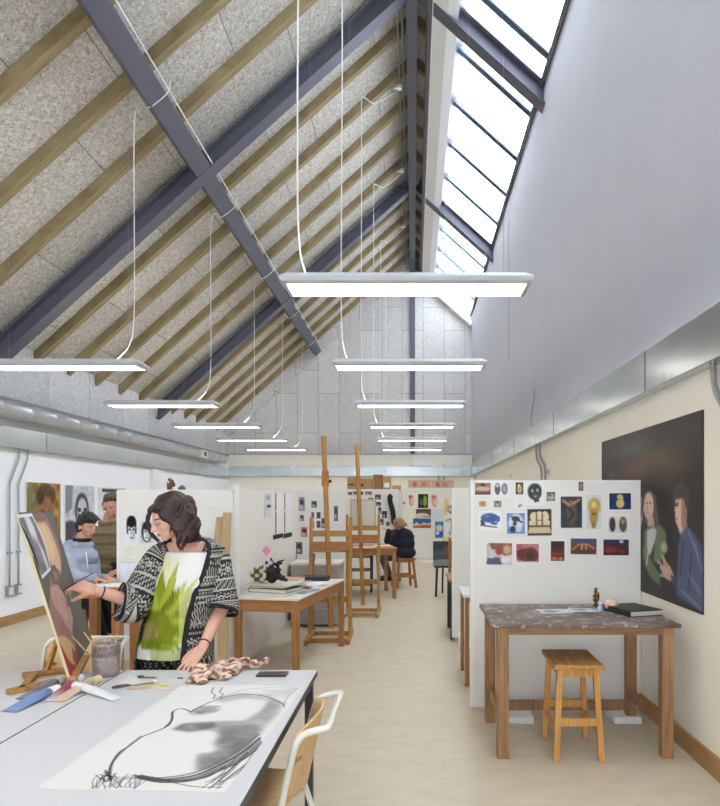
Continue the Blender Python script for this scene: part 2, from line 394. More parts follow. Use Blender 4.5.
for a, b in zip(ys[:-1], ys[1:]):
    g = MB(); x0, x1 = .60, XRU+.02; g.add([(x0,a+.03,gz(x0,.05)),(x1,a+.03,gz(x1,.05)),(x1,b-.03,gz(x1,.05)),(x0,b-.03,gz(x0,.05)),(x0,a+.03,gz(x0,.058)),(x1,a+.03,gz(x1,.058)),(x1,b-.03,gz(x1,.058)),(x0,b-.03,gz(x0,.058))], [(0,3,2,1),(4,5,6,7),(0,1,5,4),(1,2,6,5),(2,3,7,6),(3,0,4,7)])
    g.build('pane', M_glass, win)
w2 = bpy.data.objects.new('added_fill_window', None); C.objects.link(w2); tag(w2, 'wide unseen window added behind the camera as fill light', kind='structure')  # added window, lets in fill light for the boards facing the camera
for i in range(5):
    xx = WX0+(WX1-WX0)*i/4; k = MB(); k.box(xx-.03,xx+.03,Y0-.14,Y0-.06,WZ0,WZ1); k.build('mullion', M_frame, w2)
    if i < 4: k = MB(); k.box(xx+.03,xx+(WX1-WX0)/4-.03,Y0-.105,Y0-.095,WZ0,WZ1); k.build('pane', M_glass, w2)
# gable soffit box at the back
m_ = MB(); m_.add([(XLU,YB-.3,z(5.36,.01)),(0,YB-.3,z(0,.01)),(0,YB,z(0,.01)),(XLU,YB,z(5.36,.01)),(XLU,YB-.3,z(5.36,.4)),(0,YB-.3,z(0,.4)),(0,YB,z(0,.4)),(XLU,YB,z(5.36,.4))], [(0,3,2,1),(4,5,6,7),(0,1,5,4),(1,2,6,5),(2,3,7,6),(3,0,4,7)])
tag(m_.build('trim_5', M_wwgable), kind='structure')
m_ = MB(); m_.bar((0,YB-.12,z(0,.0)), (XRU,YB-.12,z(XRU,.0)), .2, .12, (PITCH,0,1)); tag(m_.build('trim_6', M_cream), kind='structure')
# baseboards
m_ = MB(); m_.box(XR-.02, XR, Y0, YB, 0, .13); tag(m_.build('baseboard_right', M_base, bevel=.004), kind='structure')
m_ = MB(); m_.box(XL, XL+.02, Y0, YB, 0, .13); tag(m_.build('baseboard_left', M_base, bevel=.004), kind='structure')
m_ = MB(); m_.box(XL, XR, YB-.02, YB, 0, .13); tag(m_.build('baseboard_back', M_base, bevel=.004), kind='structure')
# white pier on left wall end
m_ = MB(); m_.box(XL, XL+.06, 12.9, 13.25, 0, EYE+.7); tag(m_.build('trim_7', M_white), kind='structure')

# ------------------------------------------------------------------ steel frame
def iprof(w, h, tf=.018, tw=.014):
    a, t = w/2, tw/2; return [(-a,0),(a,0),(a,tf),(t,tf),(t,h-tf),(a,h-tf),(a,h),(-a,h),(-a,h-tf),(-t,h-tf),(-t,tf),(-a,tf)]
for (yf, nm) in ((Y1,'nearest'),(Y2,'farther')):
    m_ = MB(); m_.bar((-5.36,yf,z(5.36)), (0,yf,z(0)), 0, 0, (-PITCH,0,1), iprof(.21,.215)); 
    tag(m_.build('steel_rafter', M_steel), f'long grey steel rafter of the {nm} frame rising from left wall', kind='structure')
    m_ = MB(); m_.bar((.0,yf,z(0)), (XRU-.0,yf,z(XRU)), 0, 0, (PITCH,0,1), iprof(.21,.215)); 
    tag(m_.build('steel_rafter', M_steel), f'short grey steel rafter of the {nm} frame crossing the skylight', kind='structure')
m_ = MB(); m_.box(-.09, .06, Y0, YB, ZU-.10, ZU+.12); tag(m_.build('ridge_beam', M_steel, bevel=.006), 'grey steel ridge beam', kind='structure')
m_ = MB(); m_.box(.19, .25, Y0, YB, ZU-.20, ZU+.2); tag(m_.build('ridge_edge_beam', M_steel), 'narrow grey beam beside the ridge', kind='structure')
for a, b in ((Y0,Y1-.1),(Y1+.1,Y2-.1),(Y2+.1,YB-.25)):
    m_ = MB(); c0 = Vector((-2.655,a,z(2.655,.012))); n = Vector((-PITCH,0,1)).normalized()
    m_.bar(c0+n*.095, Vector((-2.655,b,z(2.655,.012)))+n*.095, .22, .19, n); tag(m_.build('steel_purlin', M_steel, bevel=.008), 'grey steel purlin halfway up the roof slope', kind='structure')
m_ = MB(); m_.box(-.075, .06, YB-.1, YB, 3.0, ZU+.1); tag(m_.build('gable_column', M_steel), 'grey steel column on the back gable', kind='structure')
# timber joists
ST = .8667
ks = [k for k in range(-12, 12) if k not in (0, 6)]
for k in ks:
    yj = Y1+ST*k if k <= 6 else Y2+(k-6)*ST*.93
    if yj < Y0 or yj > YB-.35: continue
    m_ = MB(); n = Vector((-PITCH,0,1)).normalized()
    m_.bar(Vector((XLU,yj,ZJ-PITCH*5.36)), Vector((0,yj,ZJ)), 0, 0, n, [(-.052,0),(.052,0),(.052,.115),(-.052,.115)])
    n2 = Vector((PITCH,0,1)).normalized()
    m_.bar(Vector((0,yj,ZJ)), Vector((.25,yj,ZJ-PITCH*.25)), 0, 0, n2, [(-.052,0),(.052,0),(.052,.115),(-.052,.115)])
    o = m_.build('roof_joist', M_joist); tag(o, 'pine joist following the roof slope', kind='structure', group='pine joists of the roof')

# ------------------------------------------------------------------ services on the walls
def trunk(name, label, boxes, seams):
    t = thing(name, label, 'trunking'); m_ = MB()
    for b in boxes: m_.box(*b)
    m_.build('casing', M_galv, t, bevel=.004)
    for b in seams: k = MB(); k.box(*b); k.build('joint_strip', mat('seam_metal', (120,124,128), .4, .8), t)  # darker grey metal strips across the trunking joints
    return t
trunk('cable_trunking', 'long galvanised cable trunking along the right wall', [(XRU-.012, XR-.001, Y0+.02, YB-.08, EYE+.80, EYE+1.10)], [(XRU-.016, XRU-.01, y, y+.008, EYE+.805, EYE+1.095) for y in (1.7,4.6,7.6,10.6,13.6,16.6)])
trunk('cable_trunking', 'long galvanised cable trunking along the left wall', [(XL, XL+.09, Y0+.02, YB-.08, EYE+.72, EYE+.99)], [(XL+.088, XL+.094, y, y+.008, EYE+.725, EYE+.985) for y in (6.1,9.1,12.1,15.1)])
trunk('cable_trunking', 'galvanised cable trunking along the back wall', [(XL+.1, XRU-.02, YB-.075, YB-.001, EYE+.77, EYE+1.045)], [(x, x+.008, YB-.08, YB-.074, EYE+.775, EYE+1.04) for x in (-3.5,-.8,1.4)])
# spiral duct
m_ = MB(); pts = []; rads = []; y = Y0+.05
while y < 17.9:
    for q, dr in ((0,0),(.004,.002),(.012,.002),(.016,0)): pts.append((XL+.16,y+q,EYE+1.19)); rads.append(.112+dr)
    y += .6
m_.tube(pts, 0, 28, rads); t = thing('ventilation_duct', 'round spiral galvanised ventilation duct running above the left trunking', 'duct')
m_.build('duct_tube', M_galvd, t, True)
m_ = MB(); m_.box(XL+.22, XL+.31, 15.2, 15.55, EYE+1.09, EYE+1.27, bev=.01); m_.build('damper_box', M_white, t)
m_ = MB(); m_.box(XL+.305, XL+.315, 15.3, 15.45, EYE+1.13, EYE+1.23); m_.build('damper_dial', M_dark, t)
# conduits, left wall
def conduit(name, label, pts, r=.012, cat='conduit', clips=()):
    t = thing(name, label, cat); m_ = MB(); m_.tube(smooth_path(pts, 5), r, 8); m_.build('pipe', M_cond, t, True)
    for c in clips:
        k = MB(); k.box(c[0]-.02, c[0]+.02, c[1]-.03, c[1]+.03, c[2]-.012, c[2]+.012, bev=.003); k.build('clip', M_cond, t)
    return t
for i,(yy,lb) in enumerate(((8.36,'steel conduit pipe with a jog on left wall, the one nearer the picture edge'),(8.55,'steel conduit pipe with a jog on left wall, the one nearer the paintings'))):
    x = XL+.03
    conduit('conduit_pipe', lb, [(x,yy+.2,EYE+.74),(x,yy+.2,EYE+.62),(x,yy+.17,EYE+.54),(x,yy+.03,EYE+.30),(x,yy,EYE+.22),(x,yy,EYE+.1),(x,yy,.52)], clips=[(x,yy,.95)])
    t = thing('socket_box', ('metal socket box on left wall beneath the outer conduit','metal socket box on left wall beneath the inner conduit')[i], 'socket', (XL,yy,.40))
    k = MB(); k.box(.002,.05,-.05,.05,-.02,.12,bev=.005); k.build('back_box', M_cond, t); k = MB(); k.box(.05,.055,-.04,.04,.0,.10,bev=.002); k.build('face_plate', M_white, t)
# conduits, right wall
x = XR-.03
conduit('conduit_pipe', 'steel conduit jogging down from right trunking at the picture edge', [(x,3.72,EYE+.82),(x,3.70,EYE+.70),(x,3.66,EYE+.62),(x,3.55,EYE+.5),(x,3.48,EYE+.4),(x,3.46,EYE-.3)], .018)
conduit('conduit_pipe', 'thin conduit jogging from right trunking, farther of the pair above the photo board', [(x,9.05,EYE+.82),(x,9.0,EYE+.62),(x,8.7,EYE+.45),(x,8.65,EYE+.1)], .014)
conduit('conduit_pipe', 'thin conduit jogging from right trunking, nearer of the pair above the photo board', [(x,8.8,EYE+.82),(x,8.75,EYE+.64),(x,8.45,EYE+.47),(x,8.4,EYE+.1)], .014)
conduit('hanging_cable', 'loose grey cable curling up above the right trunking', [(XRU-.02,9.0,EYE+1.08),(XRU-.02,8.95,EYE+1.25),(XRU-.03,8.75,EYE+1.4),(XRU-.03,8.7,EYE+1.55),(XRU-.02,8.85,EYE+1.62)], .007, 'cable')
conduit('blind_pull', 'thin black pull line hanging down the high white plaster wall', [(XRU-.02,11.1,EYE+5.1),(XRU-.02,11.1,EYE+3.6),(XRU-.02,11.1,EYE+2.5)], .004, 'pull line')
for (xx, lb) in ((.73,'vertical conduit left of pair on back wall right end'),(.88,'vertical conduit right of pair on back wall right end')):
    conduit('conduit_pipe', lb, [(xx,YB-.03,EYE+.78),(xx,YB-.03,EYE+.5),(xx,YB-.03,.9)], .02)
for i,(xa,xb) in enumerate(((412.5,430),(445,461.5))):
    p0 = at(xa,466,18.2); p1 = at(xb,457,18.2)
    t = thing('wall_unit', ('small white electrical box above back trunking, left of two','small white electrical box above back trunking, right of two')[i], 'electrical box', ((p0.x+p1.x)/2, YB-.09, EYE+1.05))
    w = p1.x-p0.x; k = MB(); k.box(-w/2,w/2,-.09,.09,0,.25,bev=.01); k.build('casing', M_white, t); k = MB(); k.box(-w/2-.06,w/2+.03,-.03,.06,-.003,.02); k.build('base_plate', M_cond, t)
for i,(xx,yy,zz) in enumerate(((XR,8.3,2.0),(XR,11.5,2.1))):
    t = thing('wall_switch', ('small white switch on right wall above photo board','small white thermostat farther along right wall')[i], 'switch', (xx,yy,zz)); k = MB(); k.box(-.02,-.001,-.04,.04,-.05,.05,bev=.004); k.build('plate', M_white, t); k = MB(); k.box(-.028,-.02,-.012,.012,-.02,.02,bev=.002); k.build('rocker', M_dark, t)

# ------------------------------------------------------------------ luminaires
M_emit = bpy.data.materials.new('luminaire_diffuser'); M_emit.use_nodes = True
_b = M_emit.node_tree.nodes['Principled BSDF']; _b.inputs['Base Color'].default_value = (.9,.9,.88,1); _b.inputs['Emission Color'].default_value = (1,.95,.86,1); _b.inputs['Emission Strength'].default_value = LAMP
M_up = M_emit.copy(); M_up.name = 'added_roof_uplight'; M_up.node_tree.nodes['Principled BSDF'].inputs['Emission Strength'].default_value = UPLIGHT
def luminaire(x, y, label, side):
    hz = 1.36 if y < 4.5 else 1.395 if y < 7 else 1.38
    t = thing('pendant_luminaire', label, 'ceiling light', (x,y,EYE+hz), group='suspended strip lights')
    m_ = MB(); L, W = .775, .168
    # bevelled shallow tray: frame ring around the diffuser and sloping sides
    def ring(a, b, zz): return [(-a,-b,zz),(a,-b,zz),(a,b,zz),(-a,b,zz)]
    rings = [ring(L-.03,W-.055,.004), ring(L-.028,W-.04,0), ring(L,W-.008,.012), ring(L+.012,W,.03), ring(L+.012,W,.04), ring(L-.03,W-.05,.075), ring(L-.05,.03,.08)]
    vs = [p for r in rings for p in r]; fs = [(i*4+k, i*4+(k+1)%4, (i+1)*4+(k+1)%4, (i+1)*4+k) for i in range(len(rings)-1) for k in range(4)]; fs += [(24,25,26,27)]
    m_.add(vs, fs); m_.build('housing', mat('luminaire_housing',(196,197,200),.45), t)
    d = MB(); d.box(-(L-.03),L-.03,-(W-.055),W-.055,.002,.012); d.build('diffuser', M_emit, t)
    d = MB(); d.box(-(L-.10),L-.10,-.028,.028,.0801,.0806); d.build('added_uplight_strip', M_up, t)  # upward glow added to the fittings to lift the roof brightness
    for sx in (-1,1):
        w = MB(); zr = (ZJ-PITCH*abs(x+sx*.62)) if x+sx*.62 < .2 else (ZU-PITCH*abs(x+sx*.62)); w.tube([(sx*.62,0,.075),(sx*.62,0,zr-EYE-1.38)], .0012, 6); w.build('suspension_wire', M_wire, t)
    c = MB()
    if side == 'R':
        z1 = 5.86-1.38; c.tube(smooth_path([(-.63,.05,.08),(-.66,.05,.14),(-.70,.05,.35),(-.71,.05,1.),(-.70,.05,3.),(-.70,.05,z1-.15),(-.68,.08,z1),(-.55,.3,z1+.05),(-.4,.6,z1+.30),(-.2,.9,z1+.62)], 6), .006, 8)
    else:
        dx = -2.655-x; z1 = 4.18-1.38
        c.tube(smooth_path([(.42,.05,.08),(.50,.05,.12),(.62,.05,.28),(.66,.05,.6),(.66,.05,1.6),(.66,.05,z1-.25),(dx-.20,.05,z1-.02),(dx-.12,.05,z1-.07),(dx,.05,z1+.0),(dx+.1,.05,z1+.10),(dx+.12,.05,z1+.2)], 6), .006, 8)
    c.build('flex_cable', M_cable, t, True)
    return t
ordr = ['nearest','second nearest','third','fourth','fifth','farthest']
for k in range(6):
    luminaire(-.04 if k < 3 else -.02, 4.1+2.53*k, f'white suspended strip light, {ordr[k]} from the camera in the row under the ridge', 'R')
for k in range(-2, 6):
    lb = {-2:'white suspended strip light of left row, behind the camera',-1:'white suspended strip light of left row, level with the camera',0:'white suspended strip light of left row, just outside the left picture edge'}.get(k) or f'white suspended strip light, {["","nearest","second nearest","third","fourth","farthest"][k]} in the row along the left side'
    luminaire(-3.57, 4.1+2.53*k, lb, 'L')
for k in (-1,-2): luminaire(-.04, 4.1+2.53*k, ('white suspended strip light overhead the camera','white suspended strip light behind the camera under ridge')[-k-1], 'R')
# white cable along the purlin edge and twin conduits by the ridge
m_ = MB(); m_.tube([(-2.55,Y0,z(2.55,.03)),(-2.55,Y1,z(2.55,.03)),(-2.55,YB-.3,z(2.55,.03))], .008, 8); tag(m_.build('lighting_cable', M_cable, smooth=True), 'white lighting cable clipped along the steel purlin edge', 'cable')
for i,xx in enumerate((-.15,-.21)):
    m_ = MB(); m_.tube([(xx,Y0,ZJ-PITCH*.2-.05),(xx,YB-.3,ZJ-PITCH*.2-.05)], .012, 8); tag(m_.build('ridge_conduit', M_cond, smooth=True), ('galvanised conduit under the roof right beside the ridge beam','galvanised conduit under the roof, second from the ridge beam')[i], 'conduit')
for k in range(6):
    yy = 5.02+2.53*k; m_ = MB(); m_.lathe([(.0,-.05),(.045,-.05),(.045,0),(.0,0)], (-.22,yy,ZJ-PITCH*.2-.06), 14); m_.cap((-.22,yy,ZJ-PITCH*.2-.08),(-.30,yy,ZJ-PITCH*.2-.10),.02,.02,8)
    tag(m_.build('junction_box', M_white, smooth=False), f'white round junction box on the ridge conduit, {ordr[k]} along', 'junction box', 'junction boxes on the ridge conduit')

# ------------------------------------------------------------------ display boards
def board(name, label, loc, w, h, rz=0, lift=.05, th=.045, feet=()):
    t = thing(name, label, 'display board', loc, rz)
    k = MB(); k.box(0,w,0,th,lift,h,bev=.003); k.build('panel', M_board, t)
    k = MB(); k.box(-.004,w+.004,-.004,th+.004,h,h+.012); k.box(-.01,.008,-.005,th+.005,lift,h+.012); k.build('edge_trim', M_boarde, t)
    for fx in feet:
        k = MB(); k.box(fx,fx+.2,-.32,th+.25,0,.05,bev=.006); k.build('foot', M_white, t)
    return t
board('display_board', 'white display board covered in colour photographs behind the painted desk', (.455,4.95,0), 1.31, 1.765, lift=.02, feet=(.22,1.0))
board('display_board', 'plain white display board behind the photo covered one, aisle side', (.46,7.36,0), 1.29, 1.765, feet=(.12,1.0))
board('display_board', 'white display board with two ink portraits behind the painter', (-2.72,5.9,0), 1.06, 1.71, lift=.15, feet=(.25,.75))
board('display_board', 'white display board side on to the aisle behind the cluttered desk', (-1.62,5.96,0), 2.9, 1.757, PI/2, feet=())
board('display_board', 'white display board with small prints behind the plan chest', (-1.60,8.9,0), .66, 1.76, feet=())
board('display_board', 'white display board crowded with photos beneath cardboard boxes', (-1.50,13.05,0), 1.2, 1.87, feet=())
board('display_board', 'large white pin board against the back wall with colour artworks', (-.30,18.1,0), 1.75, 2.02, lift=.02)

# ------------------------------------------------------------------ pinned pictures
def pin(x0, x1, y0, y1, Y, cv_fn, label, m=None, n=26, cat='photograph', name='pinned_photograph', bc=(240,240,238), group=None, bd=.0, mtx=None, off=.006):
    p0 = at(x0, y1, Y); p1 = at(x1, y0, Y); w = p1.x-p0.x; h = p1.z-p0.z
    cv = Cv(w, h, bc, n, seed=int(x0*7+y0)); cv_fn(cv)
    if bd: 
        bx, by = bd/w, bd/h; cv.mix(((cv.X < bx)|(cv.X > 1-bx)|(cv.Y < by)|(cv.Y > 1-by)).astype(float), bc)
    o = sheet(name, cv, m or PHOTO, .003); o.location = ((p0.x+p1.x)/2, Y-off, p0.z); o.rotation_euler.y = math.radians(random.uniform(-.8,.8))
    return tag(o, label, cat, group)
def bgf(c, nz=18, k=4):
    def f(cv): cv.a[:] = c; cv.noise(nz, k)
    return f
def pf(base, *ops, nz=14):
    def f(cv):
        cv.a[:] = base; cv.noise(nz, 6)
        for op in ops: getattr(cv, op[0])(*op[1:])
        cv.grain(5)
    return f
G1 = 'photographs pinned on the near right board'; YP = 4.95
S = [
 (474,491.5,482,495.6, pf((150,105,85),('ell',.5,.5,.45,.15,(196,170,150),.4),('ell',.5,.2,.12,.12,(60,40,36),.3),('poly',[(0,.75),(1,.7),(1,1),(0,1)],(96,60,50))), 'photo of pale spread wings on brown, top left corner of the right board'),
 (492.7,508.6,481,497, pf((232,232,234),('ell',.3,.5,.18,.36,(88,90,100),.3),('ell',.75,.5,.2,.36,(120,122,130),.3),('ell',.3,.3,.1,.1,(190,190,190),.5),('ell',.75,.5,.1,.2,(160,160,165),.6),nz=3), 'white print of two grey oval heads on the right board top row'),
 (514.8,523.8,481.8,495, pf((66,60,52),('ell',.5,.55,.28,.34,(190,160,110),.5),('ell',.45,.3,.15,.12,(225,205,160),.5)), 'small dark photo of a gold figure on the right board top row'),
 (526,543,482,505, pf((228,230,232),('ell',.52,.42,.42,.36,(48,54,50),.25),('poly',[(.3,.4),(.85,.4),(.75,.85),(.5,.9)],(60,64,58)),('ell',.38,.38,.07,.07,(170,168,150),.5),('ell',.68,.36,.07,.07,(170,168,150),.5),('ell',.55,.62,.1,.05,(150,140,120),.5),nz=2), 'tall white print of a dark green carved head on right board'),
 (545.5,556,491,502, pf((98,104,98),('ell',.5,.55,.34,.3,(168,168,150),.6),('ell',.4,.4,.1,.1,(60,60,60),.5)), 'small grey green photo of a stone relief right of the green head print'),
 (577.6,584,481,491.7, pf((70,60,50),('ell',.5,.5,.25,.4,(150,130,100),.5)), 'tiny dark brown upright photo touching the top edge of the right board'),
 (478,487,500,507.6, pf((205,175,125),('ell',.5,.5,.3,.25,(160,125,80),.6)), 'small beige photo in the second row at the right board left side'),
 (493,502,500,508, pf((110,120,130),('ell',.5,.5,.25,.35,(190,160,110),.4),('ell',.5,.3,.12,.15,(60,50,50),.5)), 'small blue grey photo with a tan figure in second row of right board'),
 (516,524.5,500.5,508.6, pf((226,228,230),('ell',.5,.6,.2,.15,(150,150,160),.6),('ell',.3,.75,.1,.1,(90,100,120),.6),nz=3), 'small nearly white print beneath the gold figure photo'),
 (479,501,511,530, pf((232,234,238),('ell',.48,.36,.40,.25,(52,84,150),.2),('ell',.85,.42,.13,.16,(70,100,160),.3),('poly',[(.05,.5),(.2,.5),(.3,.72),(.1,.72)],(58,60,80)),('poly',[(.5,.55),(.85,.6),(.8,.75),(.55,.7)],(80,90,120)),('line',[(.05,.75),(.8,.85)],.01,(90,90,110)),('ell',.35,.28,.12,.07,(90,124,190),.6),nz=2), 'white print of a rounded blue rhinoceros toy on right board'),
 (505.7,526,512,535, pf((110,140,200),('ell',.5,.45,.36,.36,(214,216,220),.3),('ell',.5,.3,.2,.12,(50,50,60),.4),('ell',.35,.75,.15,.15,(40,50,90),.4),('ell',.65,.75,.15,.12,(200,200,210),.4),('ell',.45,.5,.1,.1,(60,60,80),.5),('line',[(.3,.2),(.8,.45)],.012,(70,40,50))), 'blue photo of a white clay creature, centre left of right board'),
 (527,552,508.6,536, pf((52,44,38),('ell',.28,.3,.16,.18,(222,206,170),.2),('ell',.5,.26,.15,.16,(226,212,176),.2),('ell',.72,.3,.16,.2,(222,206,170),.2),('poly',[(.1,.45),(.9,.45),(.93,.62),(.07,.62)],(216,198,160)),('poly',[(.08,.66),(.92,.66),(.95,.88),(.05,.88)],(206,186,146)),('line',[(.1,.64),(.9,.64)],.012,(70,55,40)),('line',[(.39,.2),(.39,.6)],.01,(100,80,60)),('line',[(.61,.2),(.61,.6)],.01,(100,80,60))), 'black backed photo of a cream clay group of figures'),
 (560,582.5,496,528.4, pf((48,54,66),('ell',.5,.5,.24,.4,(92,78,66),.5),('line',[(.15,.15),(.4,.28),(.62,.22),(.82,.12)],.018,(176,136,96)),('ell',.5,.22,.1,.07,(150,110,80),.5),('line',[(.4,.4),(.6,.55),(.4,.75)],.02,(60,50,46))), 'tall slate blue photo of a dark standing figurine on right board'),
 (584.6,602.4,494,530, pf((214,214,218),('ell',.52,.35,.36,.24,(192,160,84),.25),('ell',.5,.62,.24,.26,(176,142,66),.25),('ell',.5,.86,.12,.1,(150,120,60),.3),('ell',.5,.3,.14,.1,(226,202,130),.6),('ell',.5,.55,.12,.04,(110,84,40),.6),nz=3), 'tall pale print of a gold patterned vase on right board'),
 (608,632,492,510.6, pf((32,44,92),('ell',.5,.62,.17,.24,(206,186,112),.3),('ell',.5,.25,.12,.12,(206,190,120),.3),('line',[(.4,.3),(.6,.35),(.58,.5)],.014,(200,180,110)),nz=5), 'navy blue photo of a curled gold creature, top right of board'),
 (607,629,515,534, pf((214,214,216),('ell',.24,.5,.14,.38,(66,52,52),.25),('ell',.72,.5,.17,.4,(96,80,60),.3),('ell',.72,.35,.08,.12,(170,150,110),.6),nz=3), 'white print of two dark statuettes near board right edge'),
 (602.7,629,539,555.7, pf((70,30,34),('poly',[(0,0),(1,0),(1,.32),(0,.32)],(40,44,80)),('ell',.7,.15,.08,.1,(190,200,220),.8),('ell',.3,.65,.25,.2,(130,50,44),.7),('ell',.75,.75,.15,.1,(120,50,44),.8)), 'dark red and blue photo at the board lower right corner'),
 (570,596.7,538,554.7, pf((110,62,52),('poly',[(0,0),(1,0),(1,.18),(.5,.3),(0,.22)],(60,80,130)),('line',[(.1,.7),(.3,.4),(.6,.35),(.9,.6)],.012,(180,120,90)),('line',[(.4,.9),(.45,.4)],.01,(200,160,130)),('line',[(.6,.9),(.58,.4)],.01,(190,150,120)),('ell',.5,.85,.45,.15,(90,50,40),.5)), 'reddish brown photo with a blue strip of sky on lower row'),
 (549.5,565.4,540,562, pf((84,38,32),('ell',.5,.2,.5,.2,(50,24,24),.7),('ell',.3,.85,.2,.1,(190,90,60),.6),('ell',.7,.85,.15,.08,(200,110,80),.6),('line',[(.2,.6),(.8,.65)],.01,(140,60,44))), 'upright dark red photo in lower row of the right board'),
 (515,540,542.6,564, pf((176,120,112),('ell',.58,.6,.36,.38,(104,48,40),.2),('ell',.22,.5,.16,.3,(90,36,34),.3),('ell',.6,.6,.16,.2,(70,30,28),.5),('poly',[(0,0),(.3,0),(.3,.3),(0,.4)],(170,80,80)),('poly',[(0,.85),(1,.9),(1,1),(0,1)],(214,196,186))), 'pinkish photo of a glossy red brown lump in lower row'),
 (486,512,542.6,565, pf((196,186,186),('poly',[(.1,0),(1,0),(1,.5),(.7,.6),(.45,.3),(.2,.3)],(130,84,60)),('ell',.5,.35,.15,.2,(150,60,50),.4),('ell',.8,.3,.15,.2,(200,160,120),.6),('poly',[(.05,.7),(.6,.65),(.6,1),(0,1)],(80,80,104)),('ell',.75,.75,.2,.15,(230,226,224),.5)), 'brown white and mauve photo at the lower left of right board'),
]
for (x0,x1,y0,y1,fn,lb) in S: pin(x0,x1,y0,y1,YP,fn,lb,n=34,group=G1,bd=.006)

# ink portraits on the board behind the painter
def portrait(hairc, long):
    def f(cv):
        cv.noise(4)
        if long: cv.ell(.5,.5,.42,.46,(70,72,80),.2)
        cv.ell(.5,.55,.26,.36,(222,222,222),.15); cv.ell(.5,.22,.34,.2,hairc,.25); cv.line([(.2,.25),(.2,.6)],.012,hairc); cv.line([(.8,.25),(.8,.6)],.012,hairc)
        cv.ell(.38,.48,.08,.04,(30,30,34),.4); cv.ell(.64,.48,.08,.04,(30,30,34),.4); cv.line([(.5,.5),(.47,.64)],.004,(90,90,94)); cv.ell(.5,.76,.1,.03,(70,60,64),.4)
        cv.ell(.66,.66,.1,.16,(150,150,156),.6,0,.6)
    return f
pin(125,139,515,545,5.9,portrait((34,34,38),False),'ink portrait with short dark hair pinned on board behind painter',n=44,name='ink_portrait',cat='drawing',bc=(226,230,236),m=PAPER)
pin(140.5,153.5,521,543,5.9,portrait((40,42,50),True),'ink portrait of a long haired face just left of the painter',n=44,name='ink_portrait',cat='drawing',bc=(200,206,216),m=PAPER)
def scrib(cv):
    for i in range(7): cv.line([(cv.r.uniform(.05,.4),.1+i*.12),(cv.r.uniform(.5,.95),.12+i*.12)],.002,(170,176,190),.6)
pin(122,137,547,562,5.9,scrib,'pale yellow note sheet pinned under the ink portraits',n=30,name='note_sheet',cat='paper',bc=(228,228,212),m=PAPER)
pin(120,146,563,586,5.9,scrib,'white sketch sheet pinned lowest behind the painter',n=30,name='note_sheet',cat='paper',bc=(228,234,246),m=PAPER)

# sheets on the side board (plane X = -1.62, facing the aisle)
def sidepin(x0, x1, y0, y1, fn, label, bc=(236,236,236), name='pinned_sheet', cat='paper', rx=0):
    XP = -1.62; ya, yb = F*XP/(x0-VX), F*XP/(x1-VX); s = F/((ya+yb)/2)
    h = (y1-y0)/s; w = abs(yb-ya); cv = Cv(w,h,bc,26,seed=int(x0)); fn(cv)
    o = sheet(name, cv, PAPER, .003); o.location = (XP+.006, (ya+yb)/2, EYE-(y1-VY)/s); o.rotation_euler = (rx,0,PI/2); return tag(o, label, cat)
def strip(cv): cv.poly([(0,0),(.12,0),(.12,1),(0,1)],(90,90,90)); cv.noise(3)
sidepin(264,271,493,517,lambda cv:(cv.noise(4),cv.ell(.6,.55,.3,.07,(60,60,64),.4),cv.ell(.5,.2,.3,.1,(170,170,175),.6)),'grey print sheet pinned first along the side board',(214,216,218))
for i,(a,b,c,d,lb) in enumerate(((275,283.5,493,511,'white sheet, upper left of the four hung on side board'),(284,291.5,493.5,511,'white sheet, upper right of the four hung on side board'),(275,283.5,512,534,'white sheet, lower left of the four hung on side board'),(284,291.5,512,532.5,'white sheet, lower right of the four hung on side board'))):
    sidepin(a,b,c,d,strip,lb)
sidepin(272.5,282.5,534,538.5,lambda cv:cv.noise(6),'dark card strip under the left hung sheets',(62,60,60),'card_strip')
sidepin(283,291.5,533,537.5,lambda cv:cv.noise(6),'dark card strip under the right hung sheets',(62,60,60),'card_strip')
def pinkd(): 
    cv = Cv(.075,.075,(240,150,180),8); o = sheet('sticky_note', cv, PAPER, .002, border=(240,150,180)); o.data.transform(Matrix.Translation((0,0,-.04))); o.data.transform(Matrix.Rotation(PI/4,4,'Y')); o.data.transform(Matrix.Translation((.057,0,.057))); s=F/((F*-1.62)/(261-VX)); yy=F*-1.62/(261-VX)
    o.rotation_euler = (0,0,.45); o.location = (-1.6155, yy, EYE-(551-VY)/(F/yy)-.055); tag(o,'bright pink diamond shaped sticky note on the side board','note')
pinkd()
def bw(cv): cv.noise(30,8); cv.ell(.5,.4,.3,.25,(50,50,54),.5); cv.ell(.4,.7,.2,.15,(200,200,200),.5)
Y5 = 8.9
for (a,b,c,d,col,lb) in ((299,305,497,511,(150,154,160),'grey print of a sculpture, leftmost on the board behind easels'),(311.5,317,501,507.5,(90,90,94),'small dark print above the four picture sheet'),(301,307.5,527,537,(214,120,96),'red orange print on the board behind easels'),(321.5,327,518,528,(120,96,92),'small brown print left of the tall easel mast'),(334,338,506,521,(90,92,98),'narrow dark print right of the tall easel mast'),(296,302.5,542,554,(110,110,112),'black and white print low on the board behind easels'),(300,304,515,521,(120,122,126),'tiny grey print under the sculpture print')):
    pin(a,b,c,d,Y5,(lambda cc: (lambda cv: (cv.mix(np.ones(cv.X.shape),cc), bw(cv))))(col),lb,n=16)
def four(cv):
    for (x,y,c) in ((.08,.06,(140,80,70)),(.6,.06,(70,70,74)),(.08,.55,(160,130,130)),(.6,.55,(80,80,84))): cv.poly([(x,y),(x+.34,y),(x+.34,y+.38),(x,y+.38)],c)
pin(310,321,511,529,Y5,four,'sheet bearing four small pictures left of the tall easel mast',n=26)
